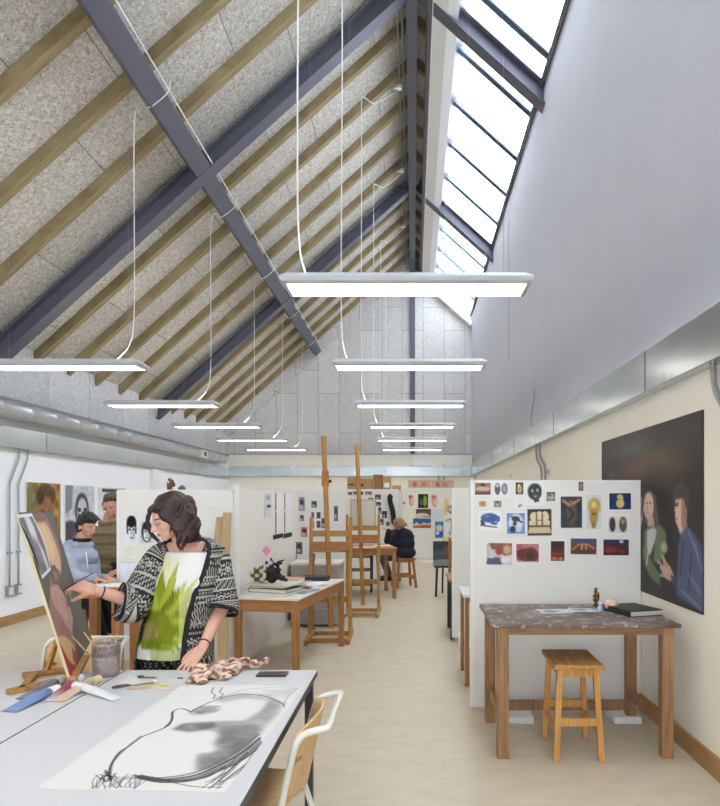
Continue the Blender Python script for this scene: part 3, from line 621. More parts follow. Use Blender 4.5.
# crowded board
cols = [(60,60,64),(110,110,114),(40,40,46),(150,120,110),(80,84,90),(70,66,64)]
spots = [(348,352,492,495),(353,357,491.5,495),(358,363,491.5,495),(365,372,491.5,495),(375,381,494.5,499.5),(368,373.5,498,500),(376,381,502,506),(378,381.5,507,514),(382,387,511,518),(378.5,384,518.5,525),(386,389.5,522,526)]
words = ['first','second','third','fourth','fifth','sixth','seventh','eighth','ninth','tenth','eleventh']
for i,(a,b,c,d) in enumerate(spots):
    pin(a,b,c,d,13.05,(lambda cc: (lambda cv: (cv.mix(np.ones(cv.X.shape),cc), bw(cv))))(cols[i%6]),f'tiny dark photo on the board beneath the boxes, {words[i]} from its top left',n=10,group='tiny photos on the crowded board')
m_ = MB(); p = at(391,496,13.0); q = at(394,524,13.0); m_.tube(smooth_path([p+Vector((0,.06,0)), at(390,500,13.0), at(393,512,13.0), q],4), .07, 10, None, .5); tag(m_.build('hanging_scarf', mat('black_cloth',(24,24,28),.9), smooth=True), 'long black scarf hanging on the crowded board', 'scarf')
# artworks on back pin board
YK = 18.1
def face(cv): cv.ell(.5,.5,.3,.36,(226,196,180),.2); cv.line([(.35,.3),(.3,.7),(.6,.85)],.02,(190,110,100)); cv.ell(.4,.25,.25,.12,(190,120,120),.5)
def greenf(cv): cv.a[:] = (46,50,46); cv.ell(.7,.5,.18,.4,(130,170,60),.4); cv.ell(.35,.6,.22,.25,(90,96,90),.5)
def lands(cv): cv.a[:] = (58,100,180); cv.noise(10); cv.poly([(0,.7),(.2,.4),(.4,.65),(.6,.4),(.8,.55),(1,.35),(1,.8),(0,.8)],(206,196,120)); cv.poly([(0,.75),(1,.7),(1,1),(0,1)],(196,84,50))
def beach(cv): cv.a[:] = (90,84,64); cv.ell(.4,.75,.5,.3,(226,206,180),.3); cv.ell(.7,.9,.3,.15,(200,160,130),.4)
def blue(cv): cv.a[:] = (70,130,196); cv.ell(.5,.4,.4,.2,(224,200,184),.3,.3); cv.ell(.6,.75,.3,.12,(40,90,180),.4); cv.ell(.3,.7,.2,.1,(230,220,210),.4)
def linef(cv): cv.ell(.6,.3,.35,.12,(110,100,90),.1); cv.ell(.6,.3,.28,.07,(226,196,150),.1); cv.line([(.2,.6),(.6,.55),(.7,.75),(.5,.95)],.03,(110,120,150)); cv.poly([(0,.02),(.35,.02),(.3,.5),(0,.45)],(226,190,130),.8)
A = [(408,430.5,480,489,lambda cv:(cv.noise(14,8),cv.ell(.3,.5,.1,.3,(200,110,90),.6),cv.ell(.7,.5,.12,.3,(210,130,110),.6)),(206,176,150),'long pinkish panel above back pin board, left of two','artwork',18.19),
 (431,453.5,480,489,lambda cv:(cv.noise(14,8),cv.ell(.3,.5,.1,.3,(200,110,90),.6),cv.ell(.6,.5,.12,.3,(180,150,120),.6)),(206,176,150),'long pinkish panel above back pin board, right of two','artwork',18.19),
 (407,416,493,508,face,(238,232,214),'pale face painting left of the green one on back board','painting',YK),
 (418,428,494,508,greenf,(46,50,46),'dark painting with a lime green figure on back board','painting',YK),
 (430,439.5,493,509,face,(236,226,216),'pale face painting right of the green one on back board','painting',YK),
 (416,431,509,518,beach,(90,84,64),'olive and cream landscape above the blue one on back board','painting',YK),
 (413,431,518.5,528,lands,(58,100,180),'bright blue and orange landscape on back board','painting',YK),
 (404,413,510,522,scrib,(240,236,214),'pale yellow drawing left of the landscapes on back board','drawing',YK),
 (435,443.5,521.5,538,blue,(70,130,196),'upright blue painting with a pale shape on back board','painting',YK),
 (444,456,498,536,linef,(240,236,228),'tall line drawing of a face near the right end of back board','drawing',YK),
 (432,444,509,521,scrib,(214,222,226),'pale blue grey sheet under the right face painting','paper',YK),
 (401.5,405,501,505,lambda cv: cv.poly([(0,0),(1,1),(1,0),(0,1)],(30,30,34)),(230,230,230),'tiny black bow shape pinned right of the crowded board','photograph',YK)]
for (a,b,c,d,fn,bc,lb,ct,yy) in A: pin(a,b,c,d,yy,fn,lb,n=24,name=('wall_panel' if 'panel' in lb else 'pinned_artwork'),cat=ct,bc=bc,m=PAPER)
# loose sheets leaning under back board
m_ = MB(); m_.add([at(418,559.5,17.5)*1, at(436,561.5,17.2), at(452,557,17.9), at(430,556,17.95)], [(0,1,2,3)])
for i,(xa,xb,yy,rz) in enumerate(((.15,.95,17.3,.3),(.2,.8,17.75,-.2))):
    m_ = MB(); m_.box(-.4,.4,-.25,.25,0,.004); o = m_.build('loose_sheet', mat('loose_paper',(232,230,224),.8)); o.location = ((xa+xb)/2,yy,.006+.006*i); o.rotation_euler = (.0,0,rz); tag(o, ('large loose white sheet lying on floor by the back wall, nearer one','large loose white sheet lying on floor by the back wall, farther one')[i], 'paper')

# ---- big painting on the right wall
def wall_uv(x, y, X, ya, yb, za, zb):
    s = (x-VX)/X; Y = F/s; Z = EYE-(y-VY)/s; return ((ya-Y)/(ya-yb), (zb-Z)/(zb-za))
ya, yb, za, zb = 5.97, 3.89, .92, 2.168
cv = Cv(ya-yb, zb-za, (40,35,34), 260, seed=4)
def U(px, py): return wall_uv(600+px/3.66, 400+py/3.66, XR, ya, yb, za, zb)
def UP(pts): return [U(*p) for p in pts]
def E(cx, cy, rx, ry, c, soft=.2, al=1., ang=0):
    u, v = U(cx, cy); u2, _ = U(cx+rx, cy); _, v2 = U(cx, cy+ry); cv.ell(u, v, max(abs(u2-u),.003), abs(v2-v), c, soft, ang, al)
cv.noise(7, 3)
E(120,160,110,60,(84,80,78),1.2,.8); E(200,220,110,50,(110,84,62),1.2,.8); E(130,260,80,40,(104,76,54),1.2,.7); E(330,110,60,60,(66,60,58),1.2,.7)
E(120,180,50,25,(92,94,98),1.3,.6); E(200,500,80,200,(30,26,26),.8,.9); E(260,250,60,40,(90,66,48),1.3,.5)
# woman: hair, face, robe
cv.poly(UP([(166,345),(190,330),(208,350),(216,410),(222,450),(180,470),(164,430),(160,380)]),(96,82,74),.95,1)
E(183,388,18,50,(214,184,166),.2); cv.poly(UP([(178,425),(200,425),(204,460),(180,465)]),(190,160,142),1,1)
E(176,378,4,3,(70,50,46),.5); E(189,378,4,3,(80,60,54),.5); cv.line(UP([(180,385),(177,402),(181,404)]),.004,(150,110,96)); E(180,414,6,3,(170,96,90),.5)
cv.poly(UP([(174,475),(204,462),(214,480),(206,520),(188,570),(176,560)]),(206,204,196),.95,2)
cv.poly(UP([(204,462),(222,455),(246,480),(250,520),(246,560),(222,600),(200,590),(206,520),(214,480)]),(104,118,84),1,2)
cv.poly(UP([(170,500),(180,560),(200,600),(226,640),(224,680),(190,650),(170,610),(160,560)]),(92,108,80),1,2)
cv.poly(UP([(166,480),(178,470),(176,570),(168,590)]),(120,134,100),.8,2)
cv.line(UP([(180,560),(176,600)]),.03,(196,166,146)); E(240,540,14,18,(206,214,178),.5,.6)
for (p,q) in (((150,420),(158,360)),((154,440),(168,380)),((150,470),(160,430))): cv.line(UP([p,q]),.016,(190,160,140))
# man
cv.poly(UP([(270,350),(278,318),(300,302),(324,318),(334,350),(328,400),(318,420),(310,370),(285,352)]),(78,60,50),1,1)
cv.poly(UP([(282,360),(312,356),(322,400),(322,440),(326,470),(300,492),(292,470),(284,450),(279,430),(282,410),(277,405),(281,385)]),(216,182,160),1,1); E(318,412,6,14,(190,140,120),.4)
cv.poly(UP([(304,360),(318,372),(324,430),(322,470),(306,480),(302,430)]),(130,96,80),.7,3)
cv.poly(UP([(274,372),(278,334),(300,318),(322,330),(330,400),(318,392),(316,368),(302,358),(290,366),(282,362)]),(72,54,46),1,2)
E(287,386,6,4,(60,44,40),.5); cv.line(UP([(281,378),(294,376)]),.006,(60,44,40)); E(285,434,6,3,(150,90,84),.5); cv.line(UP([(283,390),(277,405)]),.004,(150,116,100))
cv.poly(UP([(300,490),(326,462),(350,490),(376,530),(384,600),(384,780),(350,760),(320,740),(284,715),(290,600),(292,540)]),(76,84,116),1,2)
for (a,b,w,c) in (((330,480),(360,560),.03,(108,118,150)),((350,520),(376,620),.03,(116,124,158)),((310,520),(300,640),.03,(50,54,78)),((330,640),(370,700),.04,(104,114,146)),((340,560),(330,700),.02,(48,52,74)),((306,700),(370,760),.03,(110,118,148)),((372,600),(378,740),.025,(92,84,100)),((300,650),(290,700),.02,(96,108,140))): cv.line(UP([a,b]),w,c,.8)
cv.line(UP([(324,460),(312,486),(300,494)]),.014,(90,100,130))
# hand
cv.poly(UP([(240,600),(262,610),(276,640),(276,662),(252,660),(236,640),(222,610),(228,604)]),(200,164,144),1,1)
for (a,b) in (((228,600),(216,590)),((240,600),(230,566)),((252,606),(236,572)),((262,614),(240,590)),((262,650),(226,640))): cv.line(UP([a,b]),.018,(196,158,138))
cv.poly(UP([(262,640),(290,650),(290,700),(270,670)]),(58,60,80),1,2)
E(45,275,14,10,(90,76,70),.8,.7)
o = sheet('large_painting', cv, colmat('varnished_paint', .45, .1, 60, .3), .008, border=(60,52,48)); o.location = (XR-.010, (ya+yb)/2, za); o.rotation_euler = (0,0,-PI/2)
tag(o, 'large dark oil painting of two people hanging on the right wall', 'painting')

# ---- paintings on left wall
def leftpaint(x0, x1, y0, y1, fn, label, n=70, bc=(230,230,230)):
    XP = XL; Ya, Yb = F*XP/(x0-VX), F*XP/(x1-VX); s0 = F/Ya
    z1 = EYE-(y0-VY)/s0; z0 = z1-(y1-y0)/s0; cv = Cv(Yb-Ya, z1-z0, bc, n, seed=int(x0)); fn(cv)
    o = sheet('wall_painting', cv, PAINT, .02); o.location = (XL+.022, (Ya+Yb)/2, z0); o.rotation_euler = (0,0,PI/2); tag(o, label, 'painting')
def gold(cv):
    cv.a[:] = (158,124,62); cv.noise(34,9); cv.ell(.15,.35,.2,.4,(110,120,84),.8,0,.7)
    cv.ell(.55,.22,.3,.2,(92,64,40),.3); cv.ell(.55,.5,.24,.28,(150,104,70),.3); cv.ell(.45,.48,.07,.03,(50,34,26),.4); cv.ell(.66,.48,.07,.03,(50,34,26),.4)
    cv.line([(.55,.5),(.53,.62)],.01,(90,60,44)); cv.ell(.55,.7,.1,.025,(90,44,36),.4); cv.ell(.56,.95,.4,.16,(70,56,44),.4); cv.ell(.4,.25,.1,.1,(60,46,34),.6); cv.noise(10,14)
def bwp(cv):
    cv.a[:] = (196,200,208); cv.noise(26,9); cv.poly([(0,.0),(.25,0),(.2,.4),(0,.5)],(130,136,148)); 
    cv.ell(.55,.42,.24,.3,(60,62,70),.2); cv.ell(.56,.46,.18,.25,(190,192,198),.2)
    for x in (.46,.66): cv.ell(x,.42,.06,.035,(34,34,40),.4)
    cv.line([(.56,.44),(.54,.56)],.012,(80,80,88)); cv.ell(.56,.64,.09,.025,(60,56,62),.4); cv.line([(.4,.3),(.42,.6)],.012,(70,70,80)); cv.line([(.72,.3),(.7,.62)],.012,(90,90,98))
    cv.ell(.15,.78,.3,.18,(74,66,78),.3); cv.ell(.6,.92,.35,.14,(120,122,132),.4)
def faint(cv):
    cv.a[:] = (214,218,222); cv.noise(16,9); cv.poly([(.1,.02),(1,.02),(1,.08),(.1,.08)],(70,70,76)); cv.ell(.3,.3,.14,.12,(140,146,150),.5); cv.ell(.6,.5,.25,.2,(180,186,190),.6)
leftpaint(25,59,482,545,gold,'golden brown painted head on left wall, nearest the conduits')
leftpaint(64,93,485,545,bwp,'black and white painted face on left wall above the seated person')
leftpaint(98,125,487,545,faint,'pale grey painting on left wall behind the standing man')
# small wall box behind the painting
# ------------------------------------------------------------------ FURNITURE: old painted desk, stool
def table(name, label, cat, loc, rz, w, d, h, leg, top_m, leg_m, top_th=.03, apron=.08, ov=.03, rails=None, apron_m=None, top_name='table_top', legw=None):
    t = thing(name, label, cat, loc, rz); k = MB(); k.box(-w/2,w/2,-d/2,d/2,h-top_th,h); k.build(top_name, top_m, t, bevel=.004)
    lx, ly = w/2-ov-leg/2, d/2-ov-leg/2
    for sx in (-1,1):
        for sy in (-1,1):
            k = MB(); k.box(sx*lx-leg/2,sx*lx+leg/2,sy*ly-leg/2,sy*ly+leg/2,0,h-top_th); k.build('leg', leg_m, t, bevel=.004)
    if apron:
        a = .011; 
        for sy in (-1,1): k = MB(); k.box(-lx+leg/2,lx-leg/2,sy*(ly+leg/2-.025)-a,sy*(ly+leg/2-.025)+a,h-top_th-apron,h-top_th-.001); k.build('apron', apron_m or leg_m, t)
        for sx in (-1,1): k = MB(); k.box(sx*(lx+leg/2-.025)-a,sx*(lx+leg/2-.025)+a,-ly+leg/2,ly-leg/2,h-top_th-apron,h-top_th-.001); k.build('apron', apron_m or leg_m, t)
    if rails:
        for (x0,x1,y0,y1,z0,z1) in rails: k = MB(); k.box(x0,x1,y0,y1,z0,z1); k.build('stretcher', leg_m, t, bevel=.003)
    return t
# splattered top
def splat():
    m = bpy.data.materials.new('paint_splattered_top'); m.use_nodes = True; N = m.node_tree.nodes; L = m.node_tree.links; b = N['Principled BSDF']; b.inputs['Roughness'].default_value = .5
    tc = N.new('ShaderNodeTexCoord'); n1 = N.new('ShaderNodeTexNoise'); n1.inputs['Scale'].default_value = 16; n1.inputs['Detail'].default_value = 8; n1.inputs['Roughness'].default_value = .8; L.new(tc.outputs['Object'], n1.inputs['Vector'])
    n2 = N.new('ShaderNodeTexNoise'); n2.inputs['Scale'].default_value = 5; L.new(tc.outputs['Object'], n2.inputs['Vector'])
    c2 = N.new('ShaderNodeValToRGB'); c2.color_ramp.elements[0].position = .35; c2.color_ramp.elements[1].position = .65; c2.color_ramp.elements[0].color = (*lin((92,72,64)),1); c2.color_ramp.elements[1].color = (*lin((122,106,98)),1); L.new(n2.outputs['Fac'], c2.inputs[0])
    c1 = N.new('ShaderNodeValToRGB'); c1.color_ramp.elements[0].position = .54; c1.color_ramp.elements[1].position = .60; c1.color_ramp.elements[0].color = (0,0,0,1); c1.color_ramp.elements[1].color = (1,1,1,1); L.new(n1.outputs['Fac'], c1.inputs[0])
    mx = N.new('ShaderNodeMix'); mx.data_type = 'RGBA'; L.new(c1.outputs[0], mx.inputs[0]); L.new(c2.outputs[0], mx.inputs[6]); mx.inputs[7].default_value = (*lin((190,186,180)),1); L.new(mx.outputs[2], b.inputs['Base Color']); return m
table('painted_desk', 'sturdy wooden studio desk with paint splattered top in front of photo board', 'desk', (1.078,4.36,0), 0, 1.17, .80, .85, .071, splat(), M_oldw, .026, .05, .035,
      rails=[(-.45,.45,.27,.30,.10,.17),(-.52,-.49,-.3,.3,.18,.25),(.49,.52,-.3,.3,.18,.25)], apron_m=M_oldx)
def stool(label, loc, rz, w, d, h, m=M_pine, mx=M_pinex, leg=.036, splay=.03, seat_th=.03, group=None, cat='stool'):
    t = thing('wooden_stool', label, cat, loc, rz, group); k = MB(); k.box(-w/2,w/2,-d/2,d/2,h-seat_th,h); k.build('seat', mx, t, bevel=.007)
    lx, ly = w/2-.045, d/2-.05; P = {}
    for sx in (-1,1):
        for sy in (-1,1):
            top = Vector((sx*lx,sy*ly,h-seat_th)); bot = Vector((sx*(lx+splay),sy*(ly+splay),0)); P[sx,sy] = (top,bot)
            k = MB(); k.add([(bot.x+a*leg/2,bot.y+b*leg/2,0) for a,b in ((-1,-1),(1,-1),(1,1),(-1,1))]+[(top.x+a*leg/2,top.y+b*leg/2,h-seat_th) for a,b in ((-1,-1),(1,-1),(1,1),(-1,1))], [(0,3,2,1),(4,5,6,7),(0,1,5,4),(1,2,6,5),(2,3,7,6),(3,0,4,7)]); k.build('leg', m, t, bevel=.004)
    def pt(s, zz): a,b = P[s]; return b+(a-b)*(zz/(h-seat_th))
    for (a,b,zz) in (((-1,-1),(1,-1),h*.40),((-1,1),(1,1),h*.40),((-1,-1),(-1,1),h*.30),((1,-1),(1,1),h*.30)):
        k = MB(); k.bar(pt(a,zz), pt(b,zz), .018, .05 if a[1]==b[1] else .035); k.build('stretcher', m, t, bevel=.003)
    for (a,b) in (((-1,-1),(1,-1)),((-1,1),(1,1)),((-1,-1),(-1,1)),((1,-1),(1,1))):
        k = MB(); k.bar(pt(a,h-seat_th-.025), pt(b,h-seat_th-.025), .018, .05); k.build('seat_rail', m, t)
    return t
stool('pine stool with rectangular seat pushed under the painted desk', (1.03,4.16,0), -.02, .31, .44, .60)
# things on the desk
m_ = MB()
def prints():
    for i,(x,y,w,d,rz,c,lb) in enumerate(((.98,4.42,.22,.16,.1,(196,200,206),'glossy grey blue magazine page on painted desk, left of two'),(1.17,4.45,.2,.15,-.15,(182,190,204),'glossy grey blue magazine page on painted desk, right of two'))):
        cv = Cv(w,d,c,20,seed=9+i); cv.noise(26,6); cv.ell(.4,.5,.25,.3,(120,130,150),.6); o = sheet('glossy_print', cv, colmat('glossy_paper', .18), .003); o.rotation_euler = (-PI/2,0,rz); o.location = (x,y-d/2,.8535+.004*i); tag(o, lb, 'print')
prints()
t = thing('figurine', 'small dark bronze and gold figurine standing on the painted desk', 'figurine', (1.315,4.60,.85)); k = MB()
for (c,r) in (((0,0,.012),(.026,.022,.012)),((0,0,.05),(.017,.015,.035)),((.004,0,.09),(.022,.016,.025)),((-.004,-.003,.118),(.013,.013,.015)),((.014,0,.075),(.012,.01,.03)),((-.015,-.004,.07),(.010,.01,.03)),((.002,0,.135),(.016,.01,.008))): k.ell(c,r,n=12)
o = blob('figure_body', k, colmat('gilded_bronze', .35, spec=.6), t, .003, 2)
vcol(o, lambda co,no: np.where((np.sin(co[:,0:1]*260)+np.sin(co[:,2:3]*190+1) > .7), np.array([[176,132,62]]), np.array([[58,42,28]])))
t = thing('shell_ball', 'round pinkish spiral shell resting beside the black portfolio', 'shell', (1.38,4.46,.85)); k = MB(); k.ell((0,0,.04),(.048,.045,.04),n=24)
o = k.build('shell_body', colmat('shell_surface', .4), t, True); vcol(o, lambda co,no: np.array([[222,180,164]])+ (np.sin(np.hypot(co[:,0]+.01,co[:,2]-.04)*520+np.arctan2(co[:,2]-.04,co[:,0]+.01))*26)[:,None])
k = MB(); k.tube([(-.043+.004*i, -.02, .036+.012*math.sin(i)) for i in range(3)], .006, 8); k.build('lip', mat('shell_lip',(196,146,130),.4), t)
t = thing('glue_pot', 'tiny pale blue plastic pot beside the shell', 'pot', (1.30,4.44,.85)); k = MB(); k.lathe([(.0,0),(.02,0),(.022,.01),(.016,.035),(.009,.042),(.009,.052),(0,.052)], n=16); k.build('pot_body', mat('pale_blue_plastic',(160,196,220),.3), t, True); k = MB(); k.lathe([(.0,.052),(.011,.052),(.009,.066),(0,.066)], n=12); k.build('cap', M_white, t)
t = thing('portfolio_book', 'thick black covered sketchbook lying on the painted desk', 'book', (1.50,4.38,.85), .30); k = MB(); k.box(-.12,.12,-.15,.15,.004,.034); k.build('pages', mat('page_block',(206,200,186),.8), t)
k = MB(); k.box(-.125,.128,-.155,.155,0,.005); k.box(-.125,.128,-.155,.155,.034,.040); k.box(-.129,-.122,-.155,.155,0,.040); k.build('cover', mat('black_cover',(36,34,32),.5), t, bevel=.002)

# ------------------------------------------------------------------ items on the aisle's right side
t = table('side_table', 'white topped table between the two right display boards', 'table', (1.06,5.86,0), 0, 1.25, .60, .80, .035, M_lam, M_wd, .025, .04, .02)
t = thing('paper_roll', 'short white paper roll standing on floor beside the plain board', 'paper roll', (.53,6.95,0)); k = MB(); k.lathe([(.0,0),(.035,0),(.035,.2),(.026,.2),(.026,.19),(0,.19)], n=20); k.build('roll', M_white, t, True)
table('bench_table', 'wood topped bench with black legs behind the plain board', 'table', (.99,7.86,0), 0, 1.14, .78, .70, .04, M_wdx, M_blackm, .03, .05, .02)
t = thing('small_easel', 'dark framed seascape on a low black easel at the aisle end', 'easel', (.52,10.9,0)); k = MB()
k.bar((-.13,0,0),(-.09,.02,.95),.03,.03); k.build('leg', M_blackm, t); k = MB(); k.bar((.13,0,0),(.09,.02,.95),.03,.03); k.build('leg', M_blackm, t); k = MB(); k.bar((0,.45,0),(0,.04,.95),.03,.03); k.build('leg', M_blackm, t)
k = MB(); k.box(-.16,.16,-.05,.02,.50,.53); k.build('ledge', M_blackm, t)
def seas(cv): cv.noise(10,5); cv.poly([(0,0),(1,0),(1,.4),(0,.45)],(56,62,72)); cv.ell(.65,.4,.2,.2,(110,84,74),.6); cv.ell(.25,.5,.2,.15,(70,88,116),.6); cv.poly([(0,.75),(1,.72),(1,1),(0,1)],(128,140,140)); 
cv = Cv(.36,.42,(70,78,84),40,seed=3); seas(cv); o = sheet('dark_seascape', cv, PAINT, .02); o.location = (.52,10.84,.532); o.rotation_euler = (-.03,0,0); tag(o, 'small dark blue and grey seascape canvas at the aisle end', 'painting')
t = thing('drawing_stand', 'upright wooden drawing stand behind the wood topped bench', 'stand', (.56,9.2,0)); 
for (a,b) in (((-.03,0,0),(-.03,.0,1.1)),((.25,0,0),(.25,0,1.1))): k = MB(); k.bar(a,b,.04,.04); k.build('post', M_wd, t)
k = MB(); k.box(-.06,.28,-.06,.06,.55,.58); k.build('ledge', M_wdx, t); k = MB(); k.box(-.01,.23,-.015,.015,.95,.99); k.build('cross_rail', M_wdx, t)
cv = Cv(.24,.24,(232,222,140),10); cv.noise(6); o = sheet('yellow_paper', cv, PAPER, .004); p = at(447.5,546,17.9); o.location = (p.x,18.09,p.z); tag(o, 'yellow paper square pinned low on back board', 'paper')

# ------------------------------------------------------------------ front tables
def ftable(label, x0, x1):
    t = thing('studio_table', label, 'table', ((x0+x1)/2, 2.36, 0)); w = (x1-x0)/2; d = .90
    k = MB(); k.box(-w,w,-d,d,.728,.75); k.build('table_top', [M_lam][0], t, bevel=.003)
    k = MB(); k.box(-w-.0015,w+.0015,-d-.0015,d+.0015,.722,.7475); k.build('edge_band', M_dark, t)
    for sx in (-1,1):
        for sy in (-1,1): k = MB(); k.box(sx*(w-.035)-.02,sx*(w-.035)+.02,sy*(d-.035)-.02,sy*(d-.035)+.02,0,.722); k.build('leg', M_dark, t, bevel=.003)
    k = MB()
    for sx in (-1,1): k.box(sx*(w-.035)-.012,sx*(w-.035)+.012,-d+.05,d-.05,.67,.722)
    for sy in (-1,1): k.box(-w+.05,w-.05,sy*(d-.035)-.012,sy*(d-.035)+.012,.67,.722)
    k.build('frame', M_dark, t); return t
ftable('white laminate table with the charcoal drawing in the foreground', -1.458, -.488)
ftable('white laminate table at far left carrying the table easel and paint tubes', -2.43, -1.466)
TZ = .7505
def tp(x, y, zz=TZ):
    s = (y-VY)/(EYE-zz); return Vector(((x-VX)/s, F/s, zz))
# charcoal drawing
pw, pl = .572, 1.09; pc = Vector((-.812,2.435,TZ+.001)); pa = -.045
cv = Cv(pw, pl, (220,219,215), 360, seed=2); cv.noise(1.5)
def D(px, py):
    p = tp(20+px/2.483, 670+py/2.483)-pc; ca, sa = math.cos(-pa), math.sin(-pa); x, y = p.x*ca-p.y*sa, p.x*sa+p.y*ca
    return (x/pw+.5, .5-y/pl)
def ds(pts, w, c=(60,60,62), al=.9):
    pp = smooth_path([Vector((*D(*p),0)) for p in pts], 5); cv.line([(p.x,p.y) for p in pp], w, c, al)
def dp(pts, c, al, soft):
    g = cv.fbm(14)*.5+cv.r.uniform(-.22,.22,cv.X.shape); old = cv.a.copy(); cv.poly([D(*p) for p in pts], c, 1., soft*7)
    m = np.clip(al*(.80+.55*g), 0, 1)[...,None]; cv.a = old*(1-m)+cv.a*m
dp([(380,148),(400,134),(440,130),(490,128),(560,126),(600,100),(620,72),(652,84),(640,110),(600,150),(570,195),(520,215),(470,245),(438,250),(440,225),(480,205),(500,160),(470,150),(420,155)],(112,112,114),.62,4)
dp([(500,140),(590,135),(600,150),(560,190),(500,195),(480,185)],(84,84,86),.5,4); dp([(440,208),(480,205),(560,170),(545,215),(470,248),(438,250)],(80,80,84),.5,3)
dp([(380,148),(405,134),(480,130),(490,142),(420,154)],(60,60,62),.6,2); dp([(425,103),(450,92),(492,92),(488,104),(440,110)],(84,84,86),.7,2)
dp([(480,70),(540,58),(620,60),(655,85),(620,78),(560,70),(500,82)],(150,150,152),.6,3); dp([(600,50),(690,44),(660,70),(620,62)],(180,180,182),.5,3)
ds([(220,262),(226,236),(246,206),(270,190),(300,168),(330,156),(366,140),(378,122),(380,104),(396,97),(412,99),(426,106)],.006,(50,50,52)); ds([(222,262),(232,228),(262,196),(300,166)],.008,(90,90,92),.7); ds([(360,143),(376,126),(378,106)],.008,(70,70,72),.8)
ds([(426,104),(440,95),(468,90),(498,92)],.005); ds([(430,100),(478,78),(540,62),(600,64),(648,82),(656,92)],.006,(84,84,86)); ds([(500,68),(556,50),(620,44),(690,42)],.004,(140,140,142)); ds([(655,90),(664,68),(690,45)],.004,(150,150,152))
ds([(480,44),(476,56),(484,62),(480,72)],.004,(90,90,92)); ds([(502,44),(496,56),(504,60),(496,70)],.004,(90,90,92))
ds([(414,108),(440,112),(480,106),(500,96)],.004,(110,110,112))
r_ = random.Random(3)
for i in range(15):
    o_ = r_.uniform(-10,14); ds([(285+r_.uniform(-5,12),264+o_*.3),(350,272+o_*.6),(430,262+o_),(490,238+o_*1.2),(550,205+o_*1.6),(596+o_*.5,168+o_*1.5)], r_.choice((.002,.004,.006)), (r_.choice((40,70,110)),)*3, .7)
for i in range(10):
    x = r_.uniform(480,560); ds([(x-60,296-r_.uniform(0,16)),(x-10,262-r_.uniform(0,20)),(x+30,225-r_.uniform(0,20))], .003, (80,80,82), .8)
for i in range(22):
    x = r_.uniform(150,290); ds([(x,294+r_.uniform(-2,2)),(x+r_.uniform(-10,30),276),(x+r_.uniform(0,60),262+r_.uniform(-4,6))], .0025, (90,90,92), .8)
for i in range(6):
    a = r_.uniform(0,6); ds([(222,266),(222+26*math.cos(a),264+10*math.sin(a))], .003, (50,50,52), .9)
ds([(200,272),(215,262),(228,268),(214,278),(205,270)],.005,(40,40,42)); ds([(212,250),(220,262),(226,276)],.005,(40,40,42))
ds([(290,268),(360,276),(430,290),(500,292)],.003); ds([(300,262),(380,275),(460,268),(510,240)],.005,(60,60,62))
o = sheet('charcoal_drawing', cv, PAPER, .0008); o.matrix_world = Matrix.Translation(pc) @ Matrix.Rotation(pa,4,'Z') @ Matrix.Translation((0,-pl/2,0)) @ Matrix.Rotation(-PI/2,4,'X')
tag(o, 'long charcoal drawing of a face in profile lying on the foreground table', 'drawing')
# phone
p = tp(272.5,675); t = thing('mobile_phone', 'dark mobile phone lying near the far corner of foreground table', 'phone', (p.x,p.y,TZ)); k = MB(); k.box(-.075,.075,-.04,.04,0,.009,bev=.004); k.build('case', mat('phone_case',(70,30,30),.4), t); k = MB(); k.box(-.07,.07,-.034,.034,.009,.0098); k.build('screen', mat('phone_screen',(40,36,40),.15), t)

